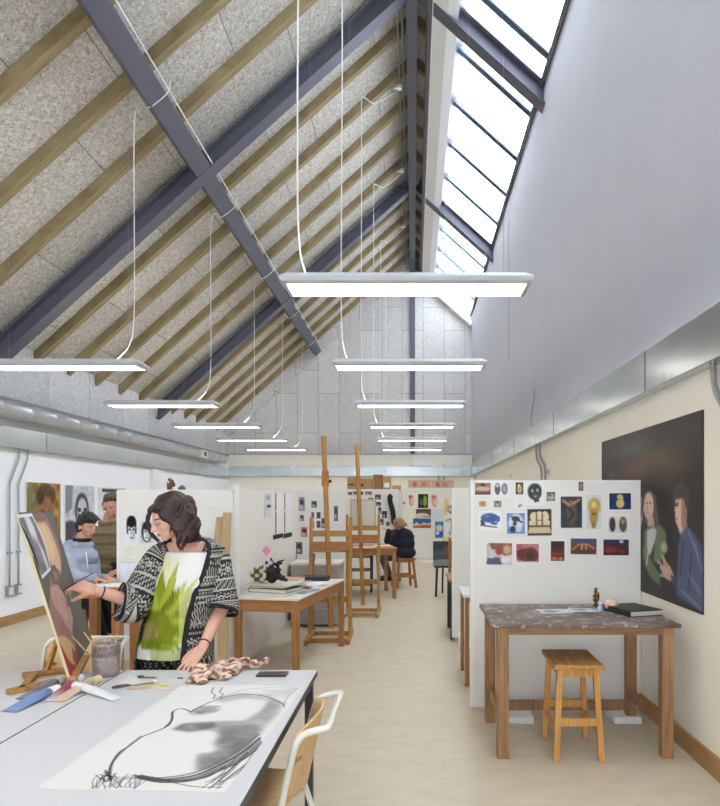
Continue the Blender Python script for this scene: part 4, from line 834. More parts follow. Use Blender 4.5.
# chair
def chair(label, loc, rz):
    """back at local +X side, sitter faces -X"""
    t = thing('studio_chair', label, 'chair', loc, rz); r = .0125; fr = M_white2
    for s in (-1,1):
        y = s*.225
        k = MB(); k.tube(smooth_path([(.12,y,.0),(.085,y,.22),(.02,y*.98,.44),(.03,y*.98,.55),(.065,y*.98,.70),(.082,y*.98,.745),(.11,y*.98,.772),(.16,y*.98,.785)],6), r, 10); k.build('rear_post', fr, t, True)
        k = MB(); k.tube(smooth_path([(.02,y*.9,.43),(-.2,y*.9,.43),(-.36,y*.9,.43),(-.39,y*.92,.40),(-.42,y,.2),(-.44,y,0)],6), r, 10); k.build('front_leg', fr, t, True)
    k = MB(); k.tube(smooth_path([(.14,-.2205,.782),(.178,-.215,.788),(.19,-.19,.79),(.19,0,.79),(.19,.19,.79),(.178,.215,.788),(.14,.2205,.782)],6), r, 10); k.build('back_handle', fr, t, True)
    # seat
    k = MB(); n = 14; vs = []; 
    def ss(x0,x1,w,zf,th):
        nx, ny = 16, 16; top = []; 
        for a in range(nx+1):
            for b in range(ny+1):
                u, v = a/nx*2-1, b/ny*2-1
                # round the corners of the square
                uu, vv = u*math.sqrt(1-.28*v*v), v*math.sqrt(1-.28*u*u); sc = 1.12
                X = (x0+x1)/2+uu*sc*(x1-x0)/2; Yv = vv*sc*w/2; top.append((X,Yv,zf(u,v)))
        m = len(top); idx = lambda a,b: a*(ny+1)+b
        fs = [(idx(a,b),idx(a+1,b),idx(a+1,b+1),idx(a,b+1)) for a in range(nx) for b in range(ny)]
        fs2 = [tuple(m+i for i in f[::-1]) for f in fs]; bot = [(p[0],p[1],p[2]-th) for p in top]
        rim = [idx(a,0) for a in range(nx)]+[idx(nx,b) for b in range(ny)]+[idx(a,ny) for a in range(nx,0,-1)]+[idx(0,b) for b in range(ny,0,-1)]
        fs3 = [(rim[i],m+rim[i],m+rim[(i+1)%len(rim)],rim[(i+1)%len(rim)]) for i in range(len(rim))]
        return top+bot, fs+fs2+fs3
    v, f = ss(-.40,.0,.40,lambda u,v:.455+.012*v*v-.012*max(0,-u-.6)+.008*max(0,u-.5),.011); k.add(v,f); k.build('seat', M_ply, t, True)
    # curved plywood back between the posts
    k = MB(); top = []; ny, nz = 18, 12
    for a in range(ny+1):
        for b in range(nz+1):
            v = a/ny*2-1; w = b/nz; hz = .50+w*.30-.035*abs(v)**3*(1 if w>.5 else -1); bow = .055*(1-v*v)
            x = .005+.22*(hz-.46)+bow; top.append((x, v*.212, hz))
    m = len(top); bot = [(p[0]+.010,p[1],p[2]) for p in top]; idx = lambda a,b: a*(nz+1)+b
    fs = [(idx(a,b),idx(a+1,b),idx(a+1,b+1),idx(a,b+1)) for a in range(ny) for b in range(nz)]
    rim = [idx(a,0) for a in range(ny)]+[idx(ny,b) for b in range(nz)]+[idx(a,nz) for a in range(ny,0,-1)]+[idx(0,b) for b in range(nz,0,-1)]
    k.add(top+bot, fs+[tuple(m+i for i in f[::-1]) for f in fs]+[(rim[i],m+rim[i],m+rim[(i+1)%len(rim)],rim[(i+1)%len(rim)]) for i in range(len(rim))]); k.build('backrest', M_ply, t, True)
    return t
M_white2 = mat('cream_tube_paint', (222,220,210), .35)
chair('white tubular chair with bent plywood seat at the foreground table', (-.495,2.52,0), .0)
chair('white tubular chair with plywood back tucked behind the table easel', (-1.93,3.66,0), PI/2)

# ---- portrait canvas and its easel on the left front table
B1 = Vector((-1.578,2.944,.80)); B2 = Vector((-1.877,3.743,.80)); wv = (B2-B1); cw = wv.length; wx = wv.normalized()
up0 = Vector((-.169,-.136,.757)); up = (up0-wx*up0.dot(wx)); chh = up.length; uz = up.normalized()
# local X along the canvas from near edge (picture left) to far edge, local -Y the painted face
lx = wx; lz = uz; ly = lz.cross(lx); CM = Matrix(((lx.x,ly.x,lz.x,0),(lx.y,ly.y,lz.y,0),(lx.z,ly.z,lz.z,0),(0,0,0,1)))
CM = Matrix.Translation((B1+B2)/2) @ CM
cv = Cv(cw, chh, (88,82,74), 200, seed=6)
def cuv(x, y):
    """pixel -> uv on the canvas plane"""
    d = at(x,y,1.)-Vector((0,0,EYE)); o0 = Vector((0,0,EYE)); n = ly; c = (B1+B2)/2; t_ = (c-o0).dot(n)/d.dot(n); p = o0+d*t_-c
    return (p.dot(lx)/cw+.5, 1-p.dot(lz)/chh)
def KP(pts): return [cuv(x/6, 500+y/6) for x,y in pts]     # crop frame, 6x, origin (0,500)
cv.noise(6,5)
cv.poly(KP([(185,80),(270,82),(300,140),(340,230),(362,300),(372,400),(352,520),(400,620),(430,760),(455,880),(440,1000),(400,1020),(330,900),(290,780),(300,560),(300,470),(290,400),(250,330),(200,190)]),(150,112,104),1,2)
cv.poly(KP([(222,130),(262,120),(295,170),(330,250),(358,340),(368,430),(340,410),(310,390),(270,300),(232,210)]),(212,176,134),1,2)
cv.poly(KP([(232,160),(258,150),(300,230),(330,300),(318,370),(280,300)]),(224,192,150),.8,3)
cv.poly(KP([(300,400),(330,390),(365,470),(350,510),(320,500),(296,440)]),(96,76,68),1,2); cv.poly(KP([(316,420),(340,430),(352,480),(330,490)]),(150,112,98),.9,1)
cv.poly(KP([(305,520),(345,510),(380,560),(420,640),(440,720),(430,800),(400,760),(370,700),(330,640),(304,580)]),(190,146,136),1,2)
cv.poly(KP([(340,560),(380,600),(410,700),(400,730),(360,660)]),(206,164,150),.8,2)
cv.line(KP([(400,535),(425,580),(430,600)]),.012,(216,190,130)); cv.poly(KP([(395,580),(420,590),(425,640),(400,640)]),(110,84,78),.9,2)
cv.poly(KP([(345,720),(380,760),(400,800),(385,830),(355,780)]),(160,100,98),.9,2)
cv.poly(KP([(340,820),(385,815),(430,850),(450,900),(470,960),(420,1040),(390,1000),(350,920)]),(206,170,120),1,2)
cv.poly(KP([(325,800),(372,880),(412,960),(450,1000),(425,1075),(380,1065),(325,900)]),(176,44,52),1,1); cv.poly(KP([(430,880),(470,940),(460,980),(440,960)]),(170,50,56),.9,1)
cv.poly(KP([(190,80),(265,82),(280,120),(250,135),(215,130)]),(132,84,80),.9,3)
o = sheet('portrait_canvas', cv, PAINT, .012, border=(206,190,150)); o.matrix_world = CM
tag(o, 'unfinished portrait canvas with reclining face and red corner on the table easel', 'painting')
# reference photo taped on the canvas' near edge
a_ = [cuv(15.5,515), cuv(30.5,513.5), cuv(50,570), cuv(41.5,579)]
ru = [(u-.5)*cw for u,v in a_]; rv = [(1-v)*chh for u,v in a_]
rw, rh = .19, .36
cv = Cv(.20,.43,(66,62,78),50,seed=8); cv.noise(8,4); cv.ell(.45,.25,.22,.3,(214,206,214),.5,.2); cv.ell(.62,.72,.12,.3,(216,208,214),.5,-.2); cv.ell(.3,.6,.18,.2,(110,96,110),.8); cv.ell(.7,.5,.1,.1,(96,70,76),.8)
cv.mix(((cv.Y<.045)|(cv.Y>.95)|(cv.X<.03)|(cv.X>.95)).astype(float),(232,232,234))
o = sheet('reference_photo', cv, PHOTO, .002); me_ = o.data
for v_ in me_.vertices:
    uu = v_.co.x/.20+.5; vv = 1-v_.co.z/.43; yy_ = v_.co.y
    ax_ = (ru[0]*(1-uu)+ru[1]*uu)*(1-vv)+(ru[3]*(1-uu)+ru[2]*uu)*vv; az_ = (rv[0]*(1-uu)+rv[1]*uu)*(1-vv)+(rv[3]*(1-uu)+rv[2]*uu)*vv
    v_.co = (ax_, yy_-.0045-.012*math.sin(PI*vv), az_)
o.matrix_world = CM
tag(o, 'violet grey reference photo taped along the portrait canvas edge', 'photograph')
# easel below
t = thing('table_easel', 'small wooden table easel under the portrait canvas', 'easel', (-1.75,3.05,TZ))
def le(x,y,zz=TZ+.012): return tp(x,y,zz)-Vector((-1.75,3.05,TZ))
for nm,(a,b) in (('base_rail',(le(7,692),le(78,676))),('base_rail',(le(22,675.5),le(72,669))),('base_cross_rail',(le(36,673.5),le(21,690))),('base_cross_rail',(le(66,671),le(80,677)))):
    k = MB(); k.bar(a,b,.03,.022); k.build(nm, M_ease, t, bevel=.002)
e0 = (B1+B2)/2-Vector((-1.75,3.05,TZ))
bs = (B1*.72+B2*.28)-Vector((-1.75,3.05,TZ))
k = MB(); k.bar(le(72,674,TZ+.02), bs+Vector((-.03,.0,-.02)), .03,.03); k.bar(bs+Vector((-.04,0,-.03)), bs+uz*.62+Vector((-.045,.0,0)), .03,.018, up=tuple(ly)); k.build('mast', M_ease, t)
k = MB(); k.bar(B1-Vector((-1.75,3.05,TZ))+wx*.02+Vector((0,0,-.012))-ly*.005, B1-Vector((-1.75,3.05,TZ))+wx*.45+Vector((0,0,-.012))-ly*.005, .05,.018); k.build('ledge', M_ease, t)
k = MB(); k.bar(le(47,672), bs+uz*.13+Vector((-.06,0,0)), .022,.014); k.build('rear_strut', M_ease, t)
k = MB(); k.bar(le(80,676,TZ+.02), B1-Vector((-1.75,3.05,TZ))+wx*.22+Vector((.0,0,-.02)), .02,.025); k.build('ledge_bracket', M_ease, t)

# tubes and jar
def ptube(label, x0, y0, x1, y1, w, body, capc=(236,236,236), band=None, fat=.018):
    w *= 1.25
    """tube from its flat crimped end (x0,y0) to its cap end (x1,y1), pixels on the table"""
    a = tp(x0,y0,TZ); b = tp(x1,y1,TZ); d = b-a; L = d.length; rz = math.atan2(d.y,d.x)
    t = thing('paint_tube', label, 'paint tube', a, rz); k = MB(); n = 20; vs = []; fs = []; st = [(0,w*.62,.0015),(L*.06,w*.60,.002),(L*.35,w*.56,fat*.6),(L*.62,w*.50,fat*.95),(L*.78,w*.44,fat),(L*.80,fat*.95,fat*.95),(L*.82,.010,.010)]
    for (x,ry,rz_) in st:
        for i in range(n): th = 2*PI*i/n; vs.append((x, ry*math.cos(th)*(1 if abs(math.cos(th))<1 else 1), fat+.001+rz_*math.sin(th)-max(0,(fat-rz_))*.0-(fat-rz_)*.95))
    for j in range(len(st)-1):
        for i in range(n): fs.append((j*n+i,j*n+(i+1)%n,(j+1)*n+(i+1)%n,(j+1)*n+i))
    fs += [tuple(range(n))[::-1], tuple(range((len(st)-1)*n,len(st)*n))]; k.add(vs,fs); o = k.build('tube_body', colmat('tube_print', .3, spec=.5), t, True)
    def f(co,no):
        c = np.zeros((len(co),3))+np.array(body); 
        if band: c[(co[:,0]>L*band[0])&(co[:,0]<L*band[1])] = band[2]
        return c
    # finer rings for print
    vcol(o, f)
    k = MB(); Mx = Matrix.Translation((L*.82,0,fat*1.0)) @ Matrix.Rotation(PI/2,4,'Y'); k.lathe([(.0,0),(.0205,0),(.0205,.004),(.0195,L*.2),(.0175,L*.21),(.0,L*.21)], n=20, M=Mx); k.build('cap', mat('cap_%d_%d_%d'%capc,capc,.35), t)
    return t
ptube('fat blue paint tube with white cap lying nearest on the left table', 9,712,57,693,.05,(104,130,176),band=(.0,.35,(112,140,186)))
ptube('grey silver paint tube with white cap lying behind the blue tube', 22,700,63,683,.045,(120,120,130),band=(.3,.62,(96,96,108)))
ptube('crimson striped paint tube with white cap among the tubes', 48,702,80,682,.04,(198,186,190),band=(.35,.75,(150,60,90)))
ptube('beige paint tube with cream cap lying rightmost behind the white tube', 57,702,98,683,.04,(206,182,156),(228,212,170))
ptube('white paint tube with grey lettering lying across the table joint', 118,700,76,690,.036,(226,228,228),(236,236,236))
# text marks on the white tube
t = bpy.data.objects.new
# jar with murky water and brushes
p = tp(106,675); t = thing('brush_jar', 'clear plastic jug of murky brown water beside the easel', 'jar', (p.x,p.y,TZ))
M_clear = mat('smeared_plastic', (206,198,196), .3, var=.25, scale=26); M_clear.node_tree.nodes['Principled BSDF'].inputs['Alpha'].default_value = .38
M_smear = mat('grey_smear',(110,104,112),.6,var=.5,scale=40); M_smear.node_tree.nodes['Principled BSDF'].inputs['Alpha'].default_value = .3
k = MB(); k.lathe([(0,0),(.058,0),(.062,.006),(.063,.14),(.066,.165),(.063,.165),(.060,.14),(.059,.01),(0,.008)], n=28); k.build('jar_body', M_clear, t, True)
k = MB(); k.lathe([(0,.009),(.0575,.009),(.0585,.085),(0,.085)], n=28); k.build('murky_water', mat('murky_water',(196,150,130),.25), t, True)
k = MB(); k.lathe([(.0605,.10),(.0645,.10),(.0655,.125),(.0645,.15),(.0605,.15)], n=28); k.build('paint_smears', M_smear, t, True)
for i,(dx,dy,hx,hy,L) in enumerate(((.02,.01,-.09,-.04,.17),(-.02,.0,-.16,-.02,.15),(.0,.02,.05,.02,.15))):
    k = MB(); a = Vector((dx,dy,.03)); b = Vector((hx,hy,.03+L+.02)); k.tube([a,a+(b-a)*.7,b],.0,8,[.0035,.004,.002]); br = k.build('brush_handle', mat('brush_wood',(206,170,110),.4), t, True)
p = tp(92,676); # flat brush resting diagonally on canvas corner
# palette: clear acetate with mixed paint
p = tp(150,683); t = thing('palette_sheet', 'clear acetate palette sheet smeared with beige and brown paint', 'palette', (p.x,p.y,TZ))
k = MB(); k.box(-.12,.12,-.075,.075,0.0005,.0015); k.build('sheet', mat('acetate',(222,224,222),.15), t)
def dab(x, y, rx, ry, c, h=.004, rz=0, nm='paint_dab'):
    q = tp(x,y)-p; k = MB(); k.ell((q.x,q.y,.002),(rx,ry,h),Matrix.Rotation(rz,3,'Z'),14); k.build(nm, mat('paint_%d_%d_%d'%c,c,.3), t, True)
for d in ((141,688,.05,.022,(206,170,120)),(152,686,.05,.02,(214,184,140)),(163,686.5,.026,.010,(206,166,40)),(154.5,681,.014,.010,(240,238,230)),(147,678,.05,.010,(120,84,66)),(141,676.5,.018,.010,(44,36,80)),(180,678.5,.016,.010,(150,24,48)),(168,689,.04,.018,(208,196,176)),(133,689,.03,.012,(196,170,130))): dab(*d)
p = tp(126,687); t = thing('palette_knife', 'brown handled palette knife lying beside the palette sheet', 'palette knife', (p.x,p.y,TZ), .55); k = MB(); k.tube([(-.06,0,.007),(-.04,0,.008),(0,0,.008),(.02,0,.006)],0,8,[.005,.008,.007,.004]); k.build('handle', mat('knife_handle',(92,70,56),.4), t, True); k = MB(); k.box(.02,.12,-.007,.007,.004,.0055); k.build('blade', M_cond, t)
# crumpled pink-brown cloth
t = thing('crumpled_rag', 'crumpled pink and brown stained rag on the far edge of foreground table', 'rag', (0,0,0)); k = MB(); r_ = random.Random(12)
path = [tp(201,682),tp(210,678),tp(222,677),tp(233,672),tp(243,667.5),tp(254,668),tp(265,664)]
for i,(a,w) in enumerate(zip(path,(.055,.075,.075,.065,.04,.026,.022))):
    for j in range(10): q = a+Vector((r_.uniform(-w,w)*.7,r_.uniform(-w,w)*.7,r_.uniform(.010,.62*w+.014))); k.ell(q,(r_.uniform(.35,.65)*w,r_.uniform(.35,.75)*w,r_.uniform(.007,.018)),Euler((r_.uniform(-.7,.7),r_.uniform(-.7,.7),r_.uniform(0,3))).to_matrix(),12)
for a,b in zip(path[:-1],path[1:]): k.cap(a+Vector((0,0,.012)),b+Vector((0,0,.012)),.014,.012,10)
o = blob('rag_cloth', k, colmat('rag_dye', .8, .5, 60), t, .004, 2)
def ragc(co,no):
    n = np.sin(co[:,0]*38+np.sin(co[:,1]*45)*2)*np.cos(co[:,1]*55+co[:,2]*70+np.sin(co[:,0]*60)); base = np.array([[214,192,172]])+np.zeros((len(co),1)); base[n>.3] = (196,150,140); base[n<-.5] = (150,108,76); base[(n>-.1)&(n<.0)] = (226,212,196); base[n>.75]=(120,60,62); return base
vcol(o, ragc)

# ------------------------------------------------------------------ desk with clutter, centre left
t = table('wooden_desk', 'wooden desk loaded with portfolios and a black sculpture, behind the painter', 'desk', (-1.19,6.47,0), -.166, .60, 1.52, .75, .055, M_lamy, M_wd, .02, .105, .0, apron_m=M_wdx)
DC = Matrix.Translation((-1.19,6.47,.75)) @ Matrix.Rotation(-.166,4,'Z')
def ond(x, y, zz=0): return DC @ Vector((x,y,zz))
def book(label, p, rz, w, d, h, cover, pages=(226,222,210), name='portfolio', cat='portfolio'):
    t = thing(name, label, cat, p, rz); k = MB(); k.box(-w/2+.004,w/2-.004,-d/2+.004,d/2-.004,.003,h-.003); k.build('pages', mat('pages_%d_%d_%d'%pages,pages,.8), t)
    k = MB(); k.box(-w/2,w/2,-d/2,d/2,0,.003); k.box(-w/2,w/2,-d/2,d/2,h-.003,h); k.box(-w/2,-w/2+.004,-d/2,d/2,0,h); k.build('cover', mat('cover_%d_%d_%d'%cover,cover,.6), t); return t
zz = 0
for i,(w,d,h,c,rz,lb) in enumerate(((.50,.40,.018,(212,212,210),-.1,'wide pale grey portfolio at the bottom of the desk stack'),(.40,.32,.035,(52,50,52),-.2,'black portfolio second from bottom in the desk stack'),(.34,.28,.022,(150,60,44),-.05,'red brown book in the desk stack'),(.44,.33,.016,(206,206,188),-.15,'cream folder on top of the desk stack'))):
    book(lb, ond(-.06+.02*(i%2),-.42,.001+zz), rz-.166, w, d, h, c); zz += h+.0015
ztop = .75+zz
t = thing('mask_sculpture', 'black and cream furry mask sculpture heaped on the portfolios', 'sculpture', (0,0,0)); k = MB(); r_ = random.Random(5)
def pd(x, y): 
    Y = 6.02; return at(x,y,Y)
for (x,y,r) in ((254,574,.05),(258,570,.05),(256,578,.045),(264,576,.055),(268,570,.055),(272,573,.06),(276,576,.05),(282,578,.035),(278,570,.03),(266,563,.03),(270,562,.025),(272,579,.05),(262,580,.04),(286,580,.022)):
    p = pd(x,y); p.z = max(p.z, ztop+r*.8); k.ell(p,(r*.95,r*1.1,r*.8),n=14)
for i in range(12):
    a = pd(r_.uniform(262,280),r_.uniform(562,576)); b = a+Vector((r_.uniform(-.04,.1),r_.uniform(-.05,.02),r_.uniform(-.05,.05))); b.z = max(b.z, ztop+.02); k.cap(a,b,.016,.008,8)
o = blob('sculpture_body', k, colmat('sculpture_paint', .7, .6, 50), t, .007, 1)
def scol(co,no):
    px,py = proj(co); c = np.zeros((len(co),3))+np.array((40,40,44)); n = np.sin(co[:,0]*75+1)*np.sin(co[:,2]*80)+np.sin(co[:,0]*40)*.4
    m = (px<266); c[m & (n>-.1)] = (196,190,160); c[m & (n<=-.1)] = (84,82,72); c[(px<256)&(n>.2)] = (206,200,150); c[(px>262)&(px<275)&(py<567)&(n>0)] = (196,196,200); return c
vcol(o, scol)
def flat(label, p, rz, w, d, c, h=.003, name='paper_sheet', cat='paper', nz=20):
    cv = Cv(w,d,c,16,seed=int(abs(p[0])*100+w*1000)); cv.noise(nz,5); o = sheet(name, cv, PAPER, h, border=c); o.rotation_euler = (-PI/2,0,rz); M = Matrix.Translation(p) @ Matrix.Rotation(rz,4,'Z') @ Matrix.Translation((0,-d/2,0)) @ Matrix.Rotation(-PI/2,4,'X'); o.matrix_world = M; return tag(o, label, cat)
flat('grey blue printed sheet at the front right of the cluttered desk', ond(.16,-.30,.005), -.3, .26, .34, (150,158,172), nz=34)
flat('pale printed sheet overlapping on the cluttered desk middle', ond(.14,-.02,.009), .1, .24, .3, (206,206,210), nz=26)
flat('white paper sheet toward the far end of cluttered desk', ond(.12,.26,.012), .2, .26, .3, (228,226,220), nz=4)
book('low box file with a dark picture on its side on cluttered desk', ond(-.12,.14,.002), -.1, .28, .24, .07, (196,150,120), name='box_file', cat='box')
book('flat black box near the far end of cluttered desk', ond(.03,.52,.002), -.1, .3, .22, .05, (46,46,52), (50,50,56), name='black_box', cat='box')
book('small dark notebook between the papers on cluttered desk', ond(-.05,-.13,.002), .3, .16, .2, .02, (70,50,48), name='notebook', cat='book')
r_ = random.Random(44)
for i,(lb,c,w,d) in enumerate((('dark grey torn print near the front of cluttered desk',(90,88,92),.16,.12),('red tinted leaflet on the cluttered desk',(180,80,60),.12,.09),('pale blue leaflet on the cluttered desk',(160,180,206),.15,.1),('cream envelope half under the portfolios on cluttered desk',(226,216,190),.2,.12),('black and white postcard on the cluttered desk',(120,120,122),.14,.1))):
    flat(lb, ond(-.02+.2*r_.random(),-.25+.13*i,.018+.004*i), r_.uniform(-.8,.8), w, d, c, nz=40)
# plan chest
t = thing('plan_chest', 'low grey plan chest covered in papers under the small prints', 'chest', (-1.26,8.5,0)); k = MB(); k.box(-.31,.31,-.28,.28,.04,.80); k.build('carcass', mat('chest_grey',(176,174,166),.6), t, bevel=.004); k = MB(); k.box(-.33,.33,-.30,.30,.80,.83); k.build('worktop', M_lamy, t, bevel=.004)
for i in range(4):
    k = MB(); k.box(-.29,.29,-.295,-.281,.08+.18*i,.24+.18*i); dr = k.build('drawer', mat('chest_drawer',(160,158,152),.6), t, bevel=.003); k = MB(); k.box(-.05,.05,-.31,-.295,.155+.18*i,.17+.18*i); k.build('handle', M_cond, dr)
flat('white and red printed sheet on the plan chest', (-1.18,8.42,.836), .2, .3, .22, (220,206,200), nz=30)
flat('white sheet at the left of the plan chest top', (-1.42,8.40,.836), -.1, .2, .25, (234,234,232), nz=8)
t = thing('paint_pot', 'small dark paint pot standing on the plan chest', 'pot', (-1.36,8.62,.83)); k = MB(); k.lathe([(0,0),(.04,0),(.042,.09),(.036,.09),(.034,.07),(0,.07)], n=18); k.build('pot', mat('slate_pot',(80,86,92),.5), t, True)
# leaning planks on board
for i,(xa,xb,dy,lb) in enumerate(((213.5,222,0,'brown cardboard plank leaning on the board behind the painter, left one'),(220,230.5,-.03,'brown cardboard plank leaning on the board behind the painter, right one'))):
    Yp = 5.8+dy; X0 = (xa-VX)/F*Yp; X1 = (xb-VX)/F*Yp; t = MB(); zt = EYE-((517 if i==0 else 512.5)-VY)/F*Yp
    t.add([(X0-.10*(1-i),Yp-.12,0),(X1-.12*(1-i),Yp-.12,0),(X1,Yp+.02,zt),(X0+.02,Yp+.02,zt),(X0-.10*(1-i),Yp-.10,0),(X1-.12*(1-i),Yp-.10,0),(X1,Yp+.035,zt),(X0+.02,Yp+.035,zt)], [(0,3,2,1),(4,5,6,7),(0,1,5,4),(1,2,6,5),(2,3,7,6),(3,0,4,7)])
    tag(t.build('leaning_plank', wood('cardboard_plank',(196,170,132),(176,148,110),2,.8)), lb, 'plank')

# ------------------------------------------------------------------ studio easels
def easel(label, loc, rz, h, green=False):
    """H frame easel; loc at centre of base, face toward -Y"""
    t = thing('studio_easel', label, 'easel', loc, rz); w = .235; fm = M_easeg if green else M_ease
    for s in (-1,1):
        k = MB(); k.box(s*w-.025,s*w+.025,-.42,.30,.0,.055); k.build('foot', fm if s>0 else M_ease, t, bevel=.006)
        k = MB(); k.bar((s*w,-.05,.05),(s*(w-.0),.09,1.43),.04,.045); k.build('upright', M_ease, t, bevel=.004)
        k = MB(); k.bar((s*w,.24,.05),(s*(w-.03),.05,.95),.025,.03); k.build('brace', M_ease, t)
    k = MB(); k.box(-w+.02,w-.02,-.30,-.26,.01,.05); k.build('base_rail', M_ease, t, bevel=.003); k = MB(); k.box(-w+.02,w-.02,.10,.14,.01,.05); k.build('base_rail', M_ease, t, bevel=.003)
    k = MB(); k.box(-w,w,.04,.065,1.20,1.27); k.build('cross_rail', M_ease, t, bevel=.003); k = MB(); k.box(-w,w,-.01,.02,.42,.49); k.build('cross_rail', M_ease, t, bevel=.003)
    k = MB(); k.bar((.015,-.06,.12),(-.085,.06,h),.055,.03); k.build('mast', M_ease, t, bevel=.003)
    k = MB(); k.box(-w-.0,w+.0,-.10,-.02,1.02,1.055); k.box(-w,w,-.02,.0,1.055,1.14); k.build('canvas_ledge', M_wdx, t, bevel=.003)
    k = MB(); k.box(-.105,-.02,.015,.08,1.80,1.98) ; k.build('top_clamp', M_wd, t, bevel=.004)
    k = MB(); k.lathe([(0,0),(.02,0),(.02,.03),(0,.03)], n=12, M=Matrix.Translation((-.02,.045,1.86)) @ Matrix.Rotation(PI/2,4,'Y')); k.build('clamp_knob', M_blackm, t)
    return t
easel('tall empty wooden studio easel, nearer of the pair beside the desk', (-.985,7.62,0), .03, 2.40)
easel('tall wooden studio easel holding a white canvas, with one greenish foot', (-.735,9.30,0), .0, 2.46, True)
# framed blank canvas on the far easel
t = thing('blank_canvas', 'blank white canvas in pale wood frame standing on the far easel', 'canvas', (-.735,9.42,1.235), .0)
k = MB(); k.box(-.19,.19,.0,.03,0,.42); k.build('frame', wood('pale_frame',(206,182,146),(190,164,124)), t, bevel=.003); k = MB(); k.box(-.165,.165,-.004,.0,.025,.395); k.build('canvas_face', mat('primed_canvas',(206,204,198),.9), t)

# ------------------------------------------------------------------ middle distance: work table, cupboard with boxes
t = table('work_table', 'wooden work table strewn with papers where the navy sweater person sits', 'table', (-1.02,11.1,0), .18, 1.35, 1.1, .85, .06, M_wdx, M_wd, .03, .09, .02)
WT = Matrix.Translation((-1.02,11.1,.851)) @ Matrix.Rotation(.18,4,'Z')
for (x,y,w,d,c,lb) in ((-.3,-.3,.4,.3,(222,220,216),'white sheet at near left of the work table'),(.15,-.3,.35,.3,(200,196,196),'grey white sheet at near middle of the work table'),(.5,.1,.3,.28,(226,226,224),'white sheet in front of the seated person'),(-.1,.2,.3,.3,(150,120,110),'brown printed sheet at the middle of the work table')):
    flat(lb, WT @ Vector((x,y,.003)), .1, w, d, c, nz=16)
book('dark sketchbook lying on the work table edge', WT @ Vector((-.45,.1,0)), .2, .3, .2, .04, (50,44,44), name='sketchbook', cat='book')
t = thing('low_shelf', 'dark low shelf unit standing under the work table', 'shelf', (-1.1,11.6,0)); k = MB()
for zz_ in (.12,.38,.62): k.box(-.35,.35,-.2,.2,zz_,zz_+.025)
k.build('shelf_board', mat('grey_shelf',(130,126,120),.6), t)
for s in (-1,1): k = MB(); k.box(s*.35-.015,s*.35+.015,-.2,.2,0,.66); k.build('side_panel', M_blackm, t)
t = thing('storage_cupboard', 'tall pale storage cupboard behind the crowded board', 'cupboard', (-.85,13.45,0)); k = MB(); k.box(-.62,.62,-.3,.3,.05,1.86); k.build('carcass', mat('cupboard_paint',(214,212,204),.6), t, bevel=.004)
for s in (-1,1): k = MB(); k.box(min(0,s*.61)+.003,max(0,s*.61)-.003,-.32,-.302,.08,1.84); dr = k.build('door', mat('cupboard_door',(220,218,210),.6), t); k = MB(); k.box(s*.05-.01,s*.05+.01,-.345,-.32,.9,1.05); k.build('handle', M_cond, dr)
k = MB(); k.box(-.6,.6,-.28,.28,0,.05); k.build('plinth', M_dark, t)
for i,(xa,xb,ya_,m,lb) in enumerate(((347,359,477,M_card,'wide brown cardboard box, leftmost on the cupboard'),(359.5,372,478,M_card,'plain cardboard box second from left on the cupboard'),(373,382.5,474,M_card2,'tall dark brown cardboard box on the cupboard'),(383,391,476,M_card,'tan cardboard box bearing a white label on the cupboard'),(392,401,485,mat('card_orange',(200,150,80),.8),'small low orange brown box at right end of the cupboard'))):
    Yb_ = 13.25; x0, x1 = (xa-VX)/F*Yb_, (xb-VX)/F*Yb_; hh = (490-ya_)/F*Yb_; t = thing('cardboard_box', lb, 'box', ((x0+x1)/2,Yb_+.17,1.86), group='boxes on the cupboard'); w = (x1-x0)/2-.004
    if x1 > -.23: t.location.x = -.36; w = .1
    k = MB(); k.box(-w,w,-.16,.16,0,hh,bev=.004); k.build('carton', m, t); k = MB(); k.box(-.02,.02,-.162,.162,hh-.001,hh+.002); k.build('tape_strip', mat('parcel_tape',(150,116,76),.3), t)
    if i == 3: k = MB(); k.box(-.06,.05,-.165,-.16,.06,.16); k.build('paper_label', M_white, t)
    if i == 0: k = MB(); k.box(-.09,.02,-.165,-.16,.10,.14); k.build('printed_mark', M_dark, t)
# cabinet behind painter's board with sculpture and portfolios
t = thing('low_cupboard', 'white cupboard top showing above the board behind the painter', 'cupboard', (-2.29,6.95,0)); k = MB(); k.box(-.46,.50,-.22,.22,.05,1.70); k.build('carcass', M_board, t, bevel=.004); k = MB(); k.box(-.45,.49,-.2,.2,0,.05); k.build('plinth', M_dark, t)
for i,(xa,xb) in enumerate(((152.5,168),(170.5,183),(187.5,204))):
    Yq = 6.78; x0, x1 = (xa-VX)/F*Yq, (xb-VX)/F*Yq
    book(('thin black folder on the cupboard above the painter, leftmost','thin black folder on the cupboard above the painter, middle one','thin black folder on the cupboard above the painter, rightmost')[i], ((x0+x1)/2,Yq+.08,1.70), 0, x1-x0, .2, .035, (46,46,44), (52,52,50), name='black_folder', cat='folder')
t = thing('clay_figure', 'small red brown clay figure standing on the cupboard above the painter', 'sculpture', at(170.5,0,6.98).xy.to_3d()+Vector((0,0,1.70))); k = MB()
for (c,r) in (((0,0,.02),(.05,.04,.02)),((-.01,0,.07),(.03,.025,.05)),((.015,0,.12),(.025,.022,.04)),((-.01,0,.155),(.018,.018,.02)),((.035,0,.10),(.02,.012,.025)),((-.03,0,.10),(.012,.012,.03))): k.ell(c,r,n=12)
blob('figure_body', k, mat('red_clay',(128,84,66),.7,var=.3,scale=60), t, .005, 1)
